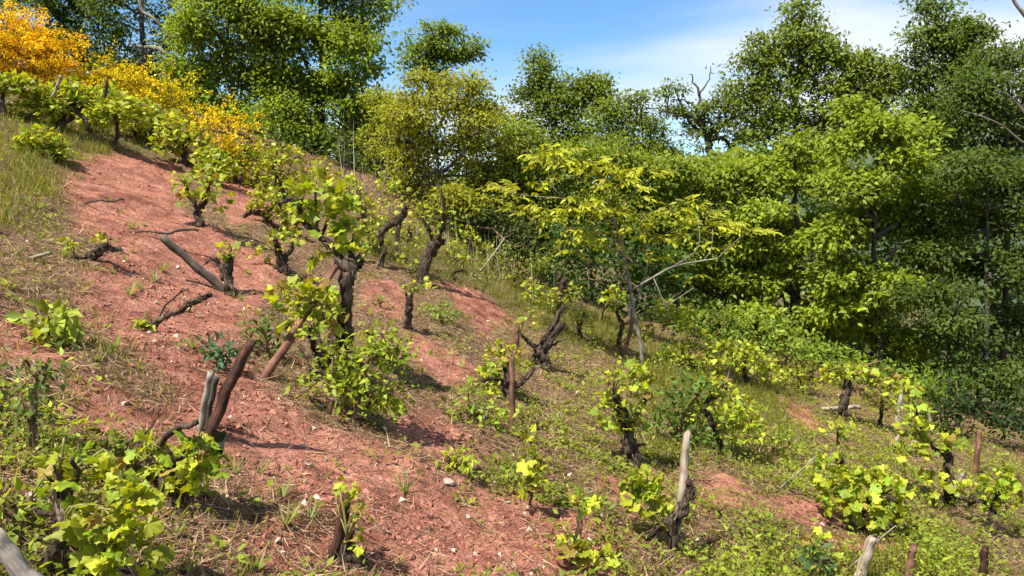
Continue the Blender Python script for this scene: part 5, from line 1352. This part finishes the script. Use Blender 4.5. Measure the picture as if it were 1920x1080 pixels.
    t = np.where(pick < 0.80, np.array([[0.34, 0.14, 0.095]]), np.where(pick < 0.93, np.array([[0.24, 0.08, 0.055]]), np.array([[0.62, 0.46, 0.36]]))) * (1 + rng.normal(0, 0.22, (m, 1))).clip(0.4, 1.7)
    link("gravel", scatter("gravel", CH_V, CH_F, P + [0, 0, 0.003], R, s, t, M['straw'], flat=True), kind="stuff", label="fine red gravel on the bare path", cat="gravel")

    # tall dry stems and long grass where the slope meets the wood
    n = 240
    px = 620 + (rng.integers(0, 60, n) / 60 + rng.normal(0, 0.012, n)) * 480
    yy = 12.0 + 2.2 * rng.random(n)
    x = (px - 960) / FOC * yy
    pos = np.stack([x, yy, gz(x, yy) - 0.03], -1)
    dr = np.stack([rng.normal(0, 0.10, n), rng.normal(0, 0.10, n), np.ones(n)], -1)
    R = frames(dr, rng.normal(0, 1, (n, 3)))
    L = (0.25 + 0.75 * rng.random(n) ** 2) * np.where(px < 720, 1.5, 1.0)
    S = np.stack([0.008 + 0.008 * rng.random(n), L, L * 0.2], -1)
    pick = rng.random(n)[:, None]
    t = np.where(pick < 0.35, np.array([[0.40, 0.36, 0.25]]), np.where(pick < 0.5, np.array([[0.16, 0.19, 0.05]]), np.array([[0.09, 0.06, 0.045]])))
    link("tall_dry_grass", scatter("tall_dry_grass", BLADE_V, BLADE_F, pos, R, S, t * (1 + rng.normal(0, 0.2, (n, 1))), M['straw']), kind="stuff", label="tall dry stems along the edge of the wood", cat="grass")
build_stuff()

# ------------------------------------------------------------------ pale bare twigs reaching in at the right edge
def bare_branch():
    rng = np.random.default_rng(91)
    d = 6.0
    x = at(2040, 540, d)[0]
    base = np.array([x, d, float(gz(x, d)) - 0.05])
    root = thing("bare_sapling", base, "bare sapling whose pale leafless twigs reach in at the upper edge", "sapling")
    pm = d / FOC
    stem = np.vstack([base, [at(2035, 600, d), at(2015, 380, d), at(1990, 260, d), at(1960, 130, d), at(1935, 50, d), at(1905, 8, d), at(1892, -20, d)]])
    v, f = tube(stem - base, [0.045, 0.04, 0.034, 0.028, 0.022, 0.017, 0.013, 0.010], 8, 0.06, rng, sub=4)
    link("trunk", poly_mesh("trunk", v, f, M['palebark']), root)
    for br in [[(2000, 300, 5), (1950, 280, 4), (1915, 265, 3), (1880, 236, 2.4), (1840, 218, 1.7), (1805, 208, 1)], [(1995, 280, 4.5), (1940, 235, 3), (1915, 205, 2.4), (1893, 180, 1.8), (1868, 168, 1)], [(1935, 230, 2.6), (1905, 185, 2), (1885, 140, 1.4), (1866, 104, 0.9)],
               [(1958, 284, 3), (1935, 250, 2.4), (1905, 232, 1.6)]]:
        v, f = tube(np.array([at(a, b, d + 0.15 * math.sin(a * 0.02)) for a, b, r in br]) - base, [q[2] * pm * 0.62 for q in br], 6, 0.06, rng, sub=4)
        link("twig", poly_mesh("twig", v, f, M['palebark']), root)
bare_branch()
